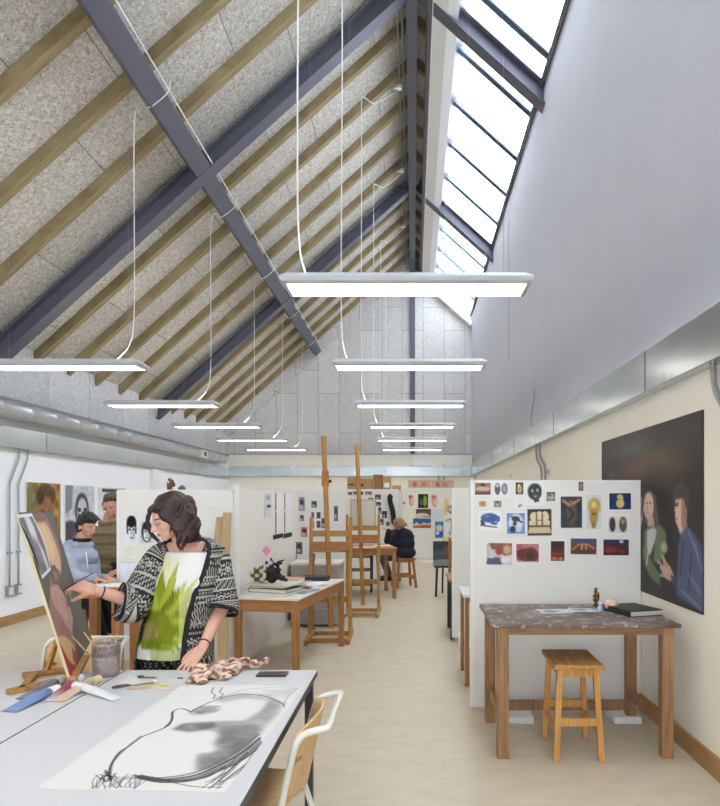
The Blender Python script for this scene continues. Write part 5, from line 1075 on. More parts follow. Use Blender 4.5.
t = thing('clay_block', 'small grey brown clay block beside the red clay figure', 'sculpture', at(182,0,6.98).xy.to_3d()+Vector((0,0,1.70))); k = MB(); k.box(-.035,.035,-.03,.03,0,.075,bev=.012); k.ell((.0,0,.08),(.025,.02,.015),n=12); blob('block_body', k, mat('grey_clay',(120,110,98),.8,var=.3,scale=50), t, .005, 1)

# ------------------------------------------------------------------ modelling stand before the seated youth
t = table('modelling_stand', 'small tall wooden stand with white paper where the hooded youth works', 'stand', (-2.70,5.63,0), 0, .44, .42, .88, .075, M_wdx, M_wd, .03, .06, .0)
flat('white sheet lying on the tall modelling stand', (-2.64,5.63,.883), .1, .3, .3, (236,236,236), nz=2)

# ------------------------------------------------------------------ PEOPLE
SK = colmat('skin', .5, spec=.35)
class Head:
    """builds a head with face in its own frame: f forward, u up, r = person's left"""
    def __init__(s, c, f, u=(0,0,1), k=1.):
        s.c = Vector(c); s.f = Vector(f).normalized(); u = Vector(u); s.u = (u-s.f*u.dot(s.f)).normalized(); s.r = s.u.cross(s.f); s.k = k
    def P(s, f, r, u): return s.c+(s.f*f+s.r*r+s.u*u)*s.k
    def R(s): return Matrix(((s.r.x,s.f.x,s.u.x),(s.r.y,s.f.y,s.u.y),(s.r.z,s.f.z,s.u.z)))
    def e(s, mb, f, r, u, rr, rf, ru, n=16): mb.ell(s.P(f,r,u), (rr*s.k,rf*s.k,ru*s.k), s.R(), n)
    def add(s, mb):
        e = lambda *a: s.e(mb,*a)
        e(-.012,0,.035,.074,.094,.082); e(.030,0,-.005,.062,.058,.085); e(.040,0,-.055,.046,.046,.045); e(.062,0,-.088,.022,.020,.018)   # skull, face, jaw, chin
        for sg in (-1,1): e(.050,sg*.034,-.028,.022,.026,.024); e(-.01,sg*.074,-.01,.010,.020,.032,10); e(.070,sg*.030,.028,.024,.012,.010,10)  # cheeks, ears, brow
        mb.cap(s.P(.082,0,.012),s.P(.106,0,-.026),.009*s.k,.013*s.k,10); e(.098,.010,-.030,.009,.010,.008,8); e(.098,-.010,-.030,.009,.010,.008,8)
        e(.084,0,-.055,.021,.012,.0065,10); e(.082,0,-.066,.018,.012,.0065,10)
    def paint(s, co, base, lip=(172,98,90), down=False, brow=(70,48,38), iris=(60,46,36)):
        q = co-np.array(s.c); f = q@np.array(s.f)/s.k; r = q@np.array(s.r)/s.k; u = q@np.array(s.u)/s.k; c = base.copy()
        hd = (np.abs(u) < .14) & (f > .03) & (np.abs(r) < .09)
        c[hd & (((r/.020)**2+((u+.0605)/.0085)**2) < 1) & (f>.07)] = lip
        for sg in (-1,1):
            e_ = ((r-sg*.032)/.014)**2+((u-.004)/.0060)**2+1e3*(f>.088)
            c[hd&(e_<1.6)] = np.array(base[0])*.62; c[hd&(e_<1)] = (226,222,218); c[hd&((((r-sg*.032)/.0055)**2+((u-.004)/.006)**2)<1)] = iris
            if down: lid = hd&(f<.088)&(np.abs(r-sg*.032)<.016)&(np.abs(u+.002)<.012); c[lid] = np.array(base[0])*.93; c[hd&(f<.088)&(np.abs(r-sg*.032)<.015)&(np.abs(u+.006+25*(r-sg*.032)**2*-1)<.0022)] = (70,46,40)
            c[hd&(np.abs(r-sg*.033)<.018)&(np.abs(u-.0225-.10*(.018-np.abs(r-sg*.033)))<.0035)] = brow
        ck = hd & ((((np.abs(r)-.042)/.02)**2+((u+.032)/.02)**2) < 1); c[ck] = c[ck]*.85+np.array((214,130,116))*.15
        return c
def hand(mb, w, d, nrm, curl=(.3,.35,.4,.45), thumb=1, k=1., spread=.09, tc=.5):
    """w wrist, d toward fingers, nrm out of the BACK of the hand; thumb = +1/-1 side"""
    w = Vector(w); d = Vector(d).normalized(); n = Vector(nrm); n = (n-d*n.dot(d)).normalized(); r = d.cross(n)*thumb
    for i,t_ in enumerate((-.026,-.009,.009,.026)): mb.cap(w+r*t_*.75*k, w+d*.078*k+r*t_*1.05*k-n*.002, .014*k, .0115*k, 10)
    L = [(.040,.026,.020),(.044,.029,.022),(.041,.027,.020),(.032,.021,.018)]
    for i,t_ in enumerate((.027,.009,-.009,-.026)):
        p = w+d*(.080 if i!=3 else .073)*k+r*t_*1.05*k; dd = (d+r*(1.5-i)*spread).normalized(); a = curl[i]
        ax = dd.cross(-n).normalized(); ang = a
        for j,l in enumerate(L[i]):
            q = Matrix.Rotation(ang,3,ax) @ dd; p2 = p+q*l*k; mb.cap(p,p2,(.0090-.0010*j)*k,(.0084-.0012*j)*k,10); p = p2; ang += a*1.1
    p = w+d*.018*k+r*.026*k; q = (d*.62+r*.8-n*.35).normalized(); p2 = p+q*.042*k; mb.cap(p,p2,.0145*k,.0105*k,10); q = (d*(.9)+r*.35-n*tc).normalized(); p3 = p2+q*.030*k; mb.cap(p2,p3,.0105*k,.0095*k,10); q = (d-n*tc*1.4).normalized(); mb.cap(p3,p3+q*.024*k,.0093*k,.0075*k,10)
def loft(mb, rings, n=48, a0=0, a1=2*PI, closed=True):
    """rings: list of (center, half across, half deep, heading, [power]) horizontal slices"""
    vs = []; fs = []; m = n if closed else n+1
    for rg in rings:
        c, a, b, h = rg[:4]; aa0, aa1 = (rg[4], rg[5]) if len(rg) > 4 else (a0, a1)
        for i in range(m):
            t_ = aa0+(aa1-aa0)*i/n; x, y = math.sin(t_), -math.cos(t_)   # t=0 faces -Y
            px, py = a*math.copysign(abs(x)**.85,x), b*math.copysign(abs(y)**.85,y); ch, sh = math.cos(h), math.sin(h)
            vs.append((c[0]+px*ch-py*sh, c[1]+px*sh+py*ch, c[2]))
    for j in range(len(rings)-1):
        for i in range(n): i2 = (i+1)%m if closed else i+1; fs.append((j*m+i, j*m+i2, (j+1)*m+i2, (j+1)*m+i))
    mb.add(vs, fs); return len(rings), m
def sleeve(mb, pts, rads, n=26, seg=6):
    P = smooth_path(pts, seg); R_ = [v.x for v in smooth_path([Vector((r,0,0)) for r in rads], seg)]; vs = []; fs = []; prev = None
    for i,p in enumerate(P):
        d = (P[min(i+1,len(P)-1)]-P[max(i-1,0)]).normalized(); a = d.orthogonal().normalized() if prev is None else (prev-d*prev.dot(d)).normalized(); prev = a; b = d.cross(a)
        for k in range(n): t_ = 2*PI*k/n; vs.append(p+a*math.cos(t_)*R_[i]+b*math.sin(t_)*R_[i])
    for i in range(len(P)-1):
        for k in range(n): fs.append((i*n+k,i*n+(k+1)%n,(i+1)*n+(k+1)%n,(i+1)*n+k))
    mb.add(vs, fs); return len(P), n
def open_shell(name, mb, m, parent, th=.004, sub=1):
    me = mb.mesh(name); o = link(name, me, m, parent, True)
    s = o.modifiers.new('solid','SOLIDIFY'); s.thickness = th; s.offset = 1
    if sub: q = o.modifiers.new('sub','SUBSURF'); q.levels = sub; q.render_levels = sub
    return o

# ---- the painter -------------------------------------------------------------------------
pt = thing('person', 'woman with brown hair painting a portrait, in black and white patterned cardigan', 'person', (-1.30,3.52,0))
O = Vector((-1.30,3.52,0)); V = lambda x,y,zz: Vector((x,y,zz))-O
HD = Head(V(-1.315,3.46,1.515), (-.74,-.52,-.36), (-.22,-.06,1), .98)
mb = MB(); HD.add(mb)
mb.cap(V(-1.285,3.53,1.44), V(-1.255,3.54,1.33), .052,.056)                           # neck
mb.ell(V(-1.245,3.53,1.25),(.165,.088,.10)); mb.ell(V(-1.265,3.50,1.14),(.145,.105,.14)); mb.ell(V(-1.29,3.51,1.0),(.125,.095,.13)); mb.ell(V(-1.315,3.52,.88),(.165,.115,.13))
mb.cap(V(-1.32,3.54,1.345),V(-1.39,3.53,1.31),.045,.050); mb.cap(V(-1.18,3.55,1.345),V(-1.11,3.56,1.31),.045,.050)
SR, ER, WR = V(-1.395,3.52,1.30), V(-1.45,3.40,1.065), V(-1.615,3.27,1.150)                 # right arm, toward the canvas
SLf, EL, WL = V(-1.100,3.56,1.295), V(-1.065,3.55,1.01), V(-1.095,3.33,.850)
mb.cap(SR,ER,.050,.040); mb.cap(ER,WR,.042,.026); mb.cap(SLf,EL,.050,.041); mb.cap(EL,WL,.043,.026)
hand(mb, WR+Vector((-.012,-.006,.004)), (-.80,-.06,.30), (.1,-.62,.75), (.50,.6,.75,.9), thumb=-1, k=1.0, tc=.9)
hand(mb, WL+Vector((-.004,-.004,-.006)), (-.40,-.62,-.62), (-.10,-.52,.62), (.10,.10,.08,.10), thumb=1, k=1.0, spread=.13, tc=.25)
for s_ in (-1,1):
    mb.cap(V(-1.315+s_*.09,3.52,.84), V(-1.31+s_*.10,3.50,.47), .085,.055); mb.cap(V(-1.31+s_*.10,3.50,.47), V(-1.30+s_*.10,3.54,.09), .055,.036); mb.cap(V(-1.30+s_*.10,3.55,.035), V(-1.31+s_*.115,3.40,.025), .032,.026)
body = blob('body', mb, SK, pt, .0045, 3)
def skin(base):
    def f(co, no):
        c = np.zeros((len(co),3))+np.array(base, float); return c
    return f
vcol(body, lambda co,no: HD.paint(co, skin((222,172,150))(co,no), lip=(186,100,96), down=True))
# t-shirt
H = -.22
tee = MB(); loft(tee, [(V(-1.245,3.515,1.372),.098,.066,H),(V(-1.245,3.52,1.366),.118,.074,H),(V(-1.245,3.525,1.354),.138,.080,H),(V(-1.245,3.53,1.325),.16,.088,H),(V(-1.25,3.525,1.26),.185,.100,H),(V(-1.262,3.50,1.17),.172,.128,H),(V(-1.275,3.50,1.08),.152,.125,H),(V(-1.295,3.505,1.0),.148,.118,H),(V(-1.312,3.51,.90),.168,.130,H),(V(-1.322,3.515,.83),.182,.140,H),(V(-1.33,3.515,.765),.188,.146,H)], 72)
# finer vertical resolution for the printed flower
me = tee.mesh('tshirt'); b_ = bmesh.new(); b_.from_mesh(me); bmesh.ops.subdivide_edges(b_, edges=[e for e in b_.edges], cuts=3, use_grid_fill=True, smooth=.0); b_.to_mesh(me); b_.free()
ts = link('tshirt', me, colmat('tshirt_print', .85, .25, 14, stretch=(1,1,.35)), pt, True)
for v_ in ts.data.vertices:
    if v_.co.z > 1.33 and v_.co.y < .02: v_.co.z -= .9*(v_.co.z-1.33)
    q_ = v_.co; w_ = max(0, min(1, (1.28-q_.z)/.3)); v_.co += v_.normal*w_*(.007*math.sin(q_.x*46+q_.z*13+1)+.004*math.sin(q_.x*95-q_.z*30)+.003*math.sin(q_.z*42+q_.x*20))
sm = ts.modifiers.new('sm','SMOOTH'); sm.iterations = 4
def teec(co, no):
    px, py = proj(co+np.array(O)); c = np.zeros((len(co),3))+np.array((224,222,216)); fr = co[:,1] < .02
    n = np.sin(px*.9+py*.3)*np.cos(py*.5-px*.4)
    yl = fr & (py<585) & (np.hypot((px-160),(py-572)/1.8) < 12+4*n); c[yl] = c[yl]*.55+np.array((214,214,120))*.45
    yl = fr & (np.hypot((px-172)/1.2,(py-562)) < 6+2*n); c[yl] = c[yl]*.8+np.array((206,206,120))*.2
    fx, fy = 155., 632.
    PET = [(-2.35,40,5,2),(-2.0,52,5.5,0),(-1.72,70,6.5,1),(-1.45,64,6,0),(-1.25,74,5,3),(-1.02,62,6,0),(-.80,60,5.5,1),(-.58,50,5,0),(-.36,48,5,3),(-.12,42,5,1),(.12,40,5,0),(.36,36,5,3),(.6,32,5,1),(.85,28,5,0),(-1.60,52,5,3),(-1.12,48,4.5,2),(-.9,72,3.5,3)]
    T4 = ((146,158,26),(162,172,36),(120,134,18),(182,192,66))
    for (a, L, w, ti) in PET:
        dx, dy = (px-fx), (py-fy); al = dx*math.cos(a)+dy*math.sin(a); ac = -dx*math.sin(a)+dy*math.cos(a); t_ = al/L
        hw = w*np.sin(np.clip(t_,0,1)**.75*PI)+1.2*(1-t_)
        m = fr & (t_>0)&(t_<1)&(np.abs(ac) < hw)
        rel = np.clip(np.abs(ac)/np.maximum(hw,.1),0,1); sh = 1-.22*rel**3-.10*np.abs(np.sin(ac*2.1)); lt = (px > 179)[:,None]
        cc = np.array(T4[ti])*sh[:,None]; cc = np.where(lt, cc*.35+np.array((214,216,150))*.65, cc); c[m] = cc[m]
    m = fr & (np.hypot((px-fx),(py-fy)/1.1) < 19+1.5*np.sin(py)); c[m] = np.array((128,140,24))*(1-.12*np.abs(np.sin(px[m]*1.9+py[m]*.7)))[:,None]; m = fr & (np.hypot((px-fx+5),(py-fy)) < 9); c[m] = (150,138,76)
    e = fr & (py>646) & (px<181) & (px>150); c[e] = c[e]*.5+np.array((150,160,60))*.5
    return c
vcol(ts, teec)
# cardigan: shell open at the front with wide sleeves, knitted pattern
cg = MB(); Og = lambda a: math.radians(a)
cr = [(V(-1.236,3.545,1.412),.098,.072,H,64,296),(V(-1.236,3.545,1.396),.132,.084,H,62,298),(V(-1.238,3.545,1.376),.172,.098,H,56,299),(V(-1.240,3.54,1.330),.200,.114,H,49,300),(V(-1.247,3.53,1.22),.200,.130,H,43,300),(V(-1.262,3.52,1.12),.190,.146,H,38,302),(V(-1.282,3.52,1.0),.188,.148,H,34,312),(V(-1.30,3.525,.88),.200,.156,H,32,325),(V(-1.315,3.53,.76),.214,.164,H,32,327),(V(-1.32,3.53,.60),.222,.170,H,34,326)]
# resample rings finely
def lerp_ring(r0, r1, t_): return (r0[0].lerp(r1[0],t_), *[r0[i]+(r1[i]-r0[i])*t_ for i in range(1,6)])
fine = []
for a_r, b_r in zip(cr[:-1], cr[1:]):
    for q in range(12): fine.append(lerp_ring(a_r, b_r, q/12))
fine.append(cr[-1]); fine = [(c,a,b,h,math.radians(s0),math.radians(s1)) for (c,a,b,h,s0,s1) in fine]
nr, mcol = loft(cg, fine, 150, closed=False); uvs = []
for j in range(nr):
    for i in range(mcol):
        t_ = i/150*(fine[j][5]-fine[j][4])+fine[j][4]; uvs.append((t_*.19, fine[j][0].z, min(i,150-i)/150*(fine[j][5]-fine[j][4])*.19, 0))
def add_sleeve(pts, rads):
    n0, n1 = sleeve(cg, pts, rads, 90, 40)
    L = sum((Vector(pts[i+1])-Vector(pts[i])).length for i in range(len(pts)-1))
    for i in range(n0):
        for k in range(n1): uvs.append((k/n1*2*PI*.10, i/(n0-1)*L, .1, (1-i/(n0-1))*L))
sdir = (ER-SR)
add_sleeve([SR+Vector((.05,.02,.02)), SR+Vector((.0,0,-.005)), SR+sdir*.45+Vector((-.02,-.01,-.01)), ER+Vector((-.03,-.02,-.005)), ER+(WR-ER)*.33+Vector((-.01,0,-.012)), ER+(WR-ER)*.44+Vector((-.012,0,-.016))], [.062,.070,.076,.082,.090,.096])
add_sleeve([SLf+Vector((-.06,0,.02)), SLf+Vector((.0,0,-.0)), SLf+(EL-SLf)*.35+Vector((.01,-.01,0)), SLf+(EL-SLf)*.7+Vector((.012,-.012,0)), EL+Vector((.012,-.02,.02)), EL+Vector((.010,-.035,-.012))], [.062,.070,.074,.080,.086,.090])
me = cg.mesh('cardigan'); card = link('cardigan', me, colmat('patterned_knit', .9, .35, 120), pt, True)
uvs = np.array(uvs)
def cardc(co, no):
    u, v, edge, cuff = uvs[:,0], uvs[:,1], uvs[:,2], uvs[:,3]; slv = edge == .1
    B = np.zeros((len(co),3))+np.array((40,38,41)); W = np.array((184,180,172))
    band = .052; bi = np.floor(v/band).astype(int)%4; bv = (v/band)%1
    tri = np.abs(((u/.023)%1)-.5)*2; on = np.zeros(len(co), bool)
    on |= (bi==0)&(np.abs(bv-.15-tri*.6)<.08); on |= (bi==0)&(np.abs(bv-.45-tri*.6)<.07)
    on |= (bi==1)&((np.abs(bv-.2)<.07)|(np.abs(bv-.8)<.07)|((np.abs(bv-.5)<.12)&(((u/.014)%1)<.5)))
    on |= (bi==2)&((np.abs((bv-.5)*1.2)+tri*.55<.62)&(np.abs((bv-.5)*1.2)+tri*.55>.42)|((np.abs((bv-.5)*1.2)+tri*.55)<.2))
    on |= (bi==3)&((np.abs(bv-.12)<.06)|(np.abs(bv-.88)<.06)|(np.abs(((u/.017+bv*1.2)%1)-.5)<.16))
    on &= ~((~slv)&(edge<.032)); on &= ~(slv&(cuff<.045)); on |= slv&(np.abs(cuff-.052)<.003)&(((u/.012)%1)<.55)
    B[on] = W; return B
vcol(card, cardc)
s_ = card.modifiers.new('solid','SOLIDIFY'); s_.thickness = .006; s_.offset = 1
# trousers
tr = MB(); tr.ell(V(-1.315,3.52,.86),(.178,.128,.10))
for s_ in (-1,1): tr.cap(V(-1.315+s_*.09,3.52,.84), V(-1.31+s_*.10,3.50,.47), .098,.075); tr.cap(V(-1.31+s_*.10,3.50,.47), V(-1.30+s_*.10,3.54,.10), .075,.062)
o = blob('trousers', tr, colmat('patterned_trousers', .9), pt, .008, 2)
vcol(o, lambda co,no: np.where((np.sin(co[:,0:1]*210+2*np.sin(co[:,2:3]*90))*np.sin(co[:,2:3]*180)>.45), np.array([[150,146,136]]), np.array([[38,36,38]])))
for s_ in (-1,1): k = MB(); k.cap(V(-1.30+s_*.10,3.57,.045), V(-1.315+s_*.12,3.37,.038), .042,.036); blob('shoe', k, mat('dark_shoe',(44,40,40),.5), pt, .008, 2)
for (c,nm) in ((WR+(ER-WR)*.12,'bracelet'),(WL+(EL-WL)*.10,'bracelet')):
    d = ((ER-WR) if c[0]<-.2 else (EL-WL)).normalized(); a = d.orthogonal().normalized(); b = d.cross(a); k = MB(); k.tube([c+a*math.cos(i/16*2*PI)*.031+b*math.sin(i/16*2*PI)*.031 for i in range(17)], .0035, 6); k.build(nm, mat('dark_band',(70,44,44),.5), pt, True)
# necklace
# hair
hb = MB(); e = lambda f,r,u,rr,rf,ru,n=14: HD.e(hb,f,r,u,rr,rf,ru,n)
e(-.028,0,.052,.088,.102,.086); e(-.075,0,-.005,.082,.070,.095); e(-.060,.055,-.045,.042,.060,.075); e(-.065,-.055,-.045,.042,.060,.075); e(-.110,0,.010,.055,.050,.060); e(-.128,.01,.04,.036,.034,.036)
e(-.02,.062,-.110,.034,.046,.050); e(-.06,.03,-.125,.045,.05,.045); e(-.015,.078,-.050,.026,.045,.060); e(-.05,.060,-.095,.034,.045,.050); e(.03,.070,.035,.020,.035,.045); e(-.08,.03,-.10,.05,.04,.045)
e(.035,.042,.078,.050,.050,.030); e(.035,-.042,.078,.050,.050,.030); e(.0,.078,.02,.018,.048,.065); e(.0,-.078,.02,.018,.048,.065)
e(-.03,.085,-.06,.028,.04,.06); e(-.03,-.085,-.06,.028,.04,.06); e(-.09,0,-.09,.06,.045,.05)
rr = random.Random(21)
for i in range(150):   # wavy strands combed from the crown
    an = rr.uniform(-2.5,2.5); ph = rr.uniform(0,6); P_ = []; q_ = rr.uniform(.97,1.04)
    for j in range(11):
        t_ = j/10; el = .25+1.62*t_; fr_ = -.030-.100*math.cos(an)*math.sin(el); r0_ = .088*math.sin(an)*math.sin(el); u_ = .055+.088*math.cos(el)-.05*max(0,t_-.75)
        w_ = .006*math.sin(t_*9+ph); P_.append(HD.P(fr_*q_+w_*math.sin(an), r0_*q_+w_*math.cos(an), u_))
    hb.tube(P_, 0, 6, [.003]+[.0048]*9+[.003])
for i in range(120):   # curls
    an = rr.uniform(-2.4,2.4); fr_ = -.05-.075*math.cos(an); rr_ = .095*math.sin(an); u0 = rr.uniform(-.09,.06); L = rr.uniform(.05,.12); P_ = []
    for j in range(7):
        t_ = j/6; P_.append(HD.P(fr_+.010*math.sin(t_*7+i)-.01, rr_*(1+.06*t_)+.010*math.cos(t_*7+i), u0)+Vector((0,0,-L*t_)))
    hb.tube(P_, 0, 7, [.008,.010,.011,.010,.009,.007,.003])
for i in range(26):   # curls of the loose bun
    a = Vector((rr.uniform(-1,1),rr.uniform(-1,1),rr.uniform(-1,1))).normalized()*.034; P_ = [HD.P(-.122+a.x*math.cos(j)*1.1,.01+a.y+.014*math.sin(j*1.3),.04+a.z+.014*math.cos(j*1.1)) for j in range(5)]; hb.tube(P_, 0, 7, [.006,.008,.009,.008,.004])
hair_m = mat('brown_hair', (64,36,30), .5, scale=34, rgb2=(26,15,13), stretch=(1,1,.5), bump=.8)
ho = blob('hair', hb, hair_m, pt, .0045, 1)
# front locks framing the face, thin strands
lk = MB()
for sg,dl in ((-1,0),):
    for i in range(6):
        b0 = rr.uniform(-.008,.008); lk.tube(smooth_path([HD.P(.055+b0,sg*(.056+b0),.085),HD.P(.088+b0,sg*(.070),.050+b0),HD.P(.108+b0,sg*.076,.0),HD.P(.104+b0,sg*(.076+b0),-.05),HD.P(.085+b0,sg*(.064+b0),-.095-.01*i*.5)],5), 0, 7, [.0045]*12+[.004]*6+[.0025]*3)
lk.build('front_locks', hair_m, pt, True, fix=False)
# brush in her hand
bt = at(60,592,3.20); fp = WR+O+Vector((-.085,-.055,.045))
t = thing('paint_brush', 'thin dark handled brush held against the portrait canvas', 'brush', (0,0,0)); k = MB(); tail = fp+(fp-bt).normalized()*.10; k.tube([bt+(fp-bt)*.12,fp,tail],0,8,[.0025,.0038,.002]); k.build('handle', mat('brush_black',(56,36,32),.4), t, True)
k = MB(); k.tube([bt,bt+(fp-bt)*.06,bt+(fp-bt)*.14],0,8,[.0008,.003,.003]); k.build('bristles', mat('brush_hair',(214,196,150),.7), t, True)

# ---- hooded youth ------------------------------------------------------------------------
yt = thing('person', 'dark haired youth in light grey hoodie bent over the modelling stand', 'person', (-3.08,6.08,0)); O2 = Vector((-3.08,6.08,0)); V2 = lambda x,y,zz: Vector((x,y,zz))-O2
Ys = 6.05
def a2(x,y,Y=Ys): return at(x,y,Y)-O2
HY = Head(a2(87,526.5,6.02), (.86,-.32,-.30), (.1,0,1), .93)
mb = MB(); HY.add(mb); mb.cap(a2(84,535),a2(80,546),.058,.060)
mb.ell(a2(77,560),(.17,.12,.10)); mb.ell(a2(76,575),(.16,.12,.15)); mb.ell(a2(73,594),(.16,.13,.12))
SRy, ERy, WRy = a2(66,560,5.92), a2(76,586,5.86), a2(97,582,5.74)-Vector((0,0,.0)); SLy, ELy, WLy = a2(92,560,6.14), a2(95,579,6.10), a2(107,577,5.84)
WRy.z = .915; WLy.z = .915; ERy.z = .93
mb.cap(SRy,ERy,.05,.04); mb.cap(ERy,WRy,.04,.027); mb.cap(SLy,ELy,.05,.04); mb.cap(ELy,WLy,.04,.027)
hand(mb, WRy, (.9,-.3,-.05), (0,.1,1), (.4,.45,.5,.5), thumb=1, k=.95); hand(mb, WLy, (.75,-.55,-.05), (0,.1,1), (.3,.35,.4,.4), thumb=-1, k=.95)
for s_,fx in ((-1,0),(1,.02)):
    hp = V2(-3.16,6.02+s_*.08,.72); kn = V2(-2.98+fx,5.99+s_*.10+.05,.68); an = V2(-2.90+fx,5.97+s_*.10+.06,.34); mb.cap(hp,kn,.085,.06); mb.cap(kn,an,.058,.04); mb.cap(an,an+Vector((.12,-.02,-.03)),.035,.03)
b2 = blob('body', mb, SK, yt, .006, 3); vcol(b2, lambda co,no: HY.paint(co, skin((206,156,134))(co,no), lip=(170,100,92), brow=(36,28,26)))
mb = MB(); mb.ell(a2(77,557),(.200,.155,.12)); mb.ell(a2(77,572),(.19,.155,.16)); mb.ell(a2(73,594),(.185,.15,.14)); mb.cap(SRy,ERy,.07,.060); mb.cap(ERy,WRy-(WRy-ERy)*.12,.058,.042); mb.cap(SLy,ELy,.07,.058); mb.cap(ELy,WLy-(WLy-ELy)*.12,.055,.042)
for i in range(12): t_ = i/12*2*PI; p = a2(79.5,544)+Vector((.095*math.cos(t_),.085*math.sin(t_)+.01,.012*math.cos(t_)*-1)); mb.ell(p,(.035,.035,.032),n=10)
mb.ell(a2(71,546),(.07,.09,.055))
o = blob('hoodie', mb, mat('grey_hoodie',(166,176,194),.95,var=.2,scale=14,bump=.5), yt, .008, 5)
k = MB(); k.tube(smooth_path([a2(86,552,5.90),a2(87,560,5.885),a2(87.5,568,5.88)],4),.005,6); k.build('drawstring', M_white, yt, True)
k = MB(); 
for i in range(14): t_ = i/13*2*PI; k.ell(a2(82,541)+Vector((.062*math.cos(t_),.058*math.sin(t_),.01)),(.022,.022,.022),n=10)
blob('shirt_collar', k, mat('black_collar',(34,32,36),.9), yt, .007, 1)
mb = MB()
for s_,fx in ((-1,0),(1,.02)):
    hp = V2(-3.16,6.02+s_*.08,.72); kn = V2(-2.98+fx,5.99+s_*.10+.05,.68); an = V2(-2.90+fx,5.97+s_*.10+.06,.40); mb.cap(hp,kn,.105,.078); mb.cap(kn,an,.075,.06)
mb.ell(V2(-3.15,6.03,.76),(.17,.15,.11)); blob('trousers', mb, mat('black_jeans',(34,34,38),.9,var=.2,scale=30), yt, .009, 2)
for s_,fx in ((-1,0),(1,.02)): k = MB(); an = V2(-2.90+fx,5.97+s_*.10+.06,.33); k.cap(an+Vector((-.03,0,-.01)),an+Vector((.14,-.02,-.04)),.045,.038); blob('shoe', k, mat('black_shoe',(38,36,38),.6), yt, .008, 2)
mb = MB(); e = lambda f,r,u,rr,rf,ru,n=12: HY.e(mb,f,r,u,rr,rf,ru,n)
e(-.02,0,.062,.084,.100,.070); e(-.07,0,.0,.076,.055,.085); e(-.06,0,-.05,.05,.045,.05); e(.045,0,.095,.066,.045,.028); e(-.03,.066,.03,.02,.05,.045); e(-.03,-.066,.03,.02,.05,.045)
for i in range(60):
    an = rr.uniform(-PI,PI); q = rr.uniform(.2,1); p = HY.P(-.015+.09*math.cos(an)*q,.078*math.sin(an)*q,.07+.06*math.sqrt(1-q*q)+.01); d = HY.P(-.015+.11*math.cos(an)*q+.02,.092*math.sin(an)*q,.066+.075*math.sqrt(1-q*q)+.002); mb.cap(p,d,.014,.006,7)
blob('hair', mb, mat('black_hair',(42,34,32),.6,scale=40,rgb2=(22,18,18),bump=.7), yt, .006, 1)
stool('tall wooden stool under the hooded youth', (-3.17,6.06,0), 0, .34, .34, .62, M_wd, M_wdx, .04)
k = None
# ---- standing man ------------------------------------------------------------------------
mt = thing('person', 'man in khaki quilted gilet standing half behind the portrait board', 'person', (-3.12,6.72,0)); O3 = Vector((-3.12,6.72,0)); a3 = lambda x,y,Y=6.72: at(x,y,Y)-O3
HM = Head(a3(112,506.5,6.62), (.62,-.62,-.30), (.05,-.1,1), 1.05)
mb = MB(); HM.add(mb); mb.cap(a3(110,516,6.68),a3(108,530),.06,.065); mb.ell(a3(110,538),(.20,.12,.11)); mb.ell(a3(110,555),(.17,.13,.18)); mb.ell(a3(110,580),(.17,.13,.16))
for s_ in (-1,1):
    S_ = a3(110,535)+Vector((s_*.20,0,0)); E_ = S_+Vector((s_*.05,-.02,-.27)); W_ = E_+Vector((-s_*.06,-.20,-.08)); mb.cap(S_,E_,.055,.045); mb.cap(E_,W_,.043,.03); hand(mb,W_,(-s_*.3,-.9,-.2),(s_*.3,0,.95),thumb=-s_,k=1.)
    mb.cap(Vector((s_*.09,0,.88)),Vector((s_*.10,-.02,.48)),.09,.062); mb.cap(Vector((s_*.10,-.02,.48)),Vector((s_*.10,.03,.09)),.06,.04); mb.cap(Vector((s_*.10,.03,.04)),Vector((s_*.12,-.14,.03)),.035,.03)
b3 = blob('body', mb, SK, mt, .007, 3); vcol(b3, lambda co,no: HM.paint(co, skin((206,152,128))(co,no), brow=(92,70,54)))
mb = MB(); mb.ell(a3(110,533.5),(.225,.15,.10)); mb.ell(a3(110,541),(.228,.155,.12)); mb.ell(a3(110,554),(.22,.165,.18)); mb.ell(a3(110,567),(.205,.165,.10))
for i in range(14): t_ = i/14*2*PI; mb.ell(a3(109.5,522.5)+Vector((.088*math.cos(t_),.085*math.sin(t_),.012*math.sin(t_))),(.024,.024,.03),n=10)
def gil(): 
    o = blob('gilet', mb, mat('khaki_gilet',(132,116,88),.85,var=.15,scale=22,bump=.3), mt, .009, 2); me = o.data
    for v in me.vertices: s = math.sin(v.co.z*62); v.co += v.normal*(.006*abs(s)-.003)
gil()
mb = MB()
for s_ in (-1,1):
    S_ = a3(110,535)+Vector((s_*.20,0,0)); E_ = S_+Vector((s_*.05,-.02,-.27)); W_ = E_+Vector((-s_*.055,-.18,-.07)); mb.cap(S_,E_,.066,.056); mb.cap(E_,W_,.055,.042)
blob('sleeves', mb, mat('dark_shirt',(60,58,56),.9), mt, .009, 2)
mb = MB(); mb.ell(Vector((0,0,.93)),(.195,.15,.12))
for s_ in (-1,1): mb.cap(Vector((s_*.09,0,.88)),Vector((s_*.10,-.02,.48)),.105,.08); mb.cap(Vector((s_*.10,-.02,.48)),Vector((s_*.10,.03,.10)),.08,.068)
blob('trousers', mb, mat('black_trousers',(32,32,36),.9), mt, .009, 2)
for s_ in (-1,1): k = MB(); k.cap(Vector((s_*.10,.05,.05)),Vector((s_*.125,-.17,.04)),.046,.04); blob('shoe', k, mat('black_shoe',(38,36,38),.6), mt, .009, 2)
mb = MB(); e = lambda f,r,u,rr,rf,ru,n=12: HM.e(mb,f,r,u,rr,rf,ru,n)
e(-.025,0,.062,.080,.094,.068); e(-.07,0,.005,.074,.048,.080); e(.045,0,.105,.058,.042,.028)
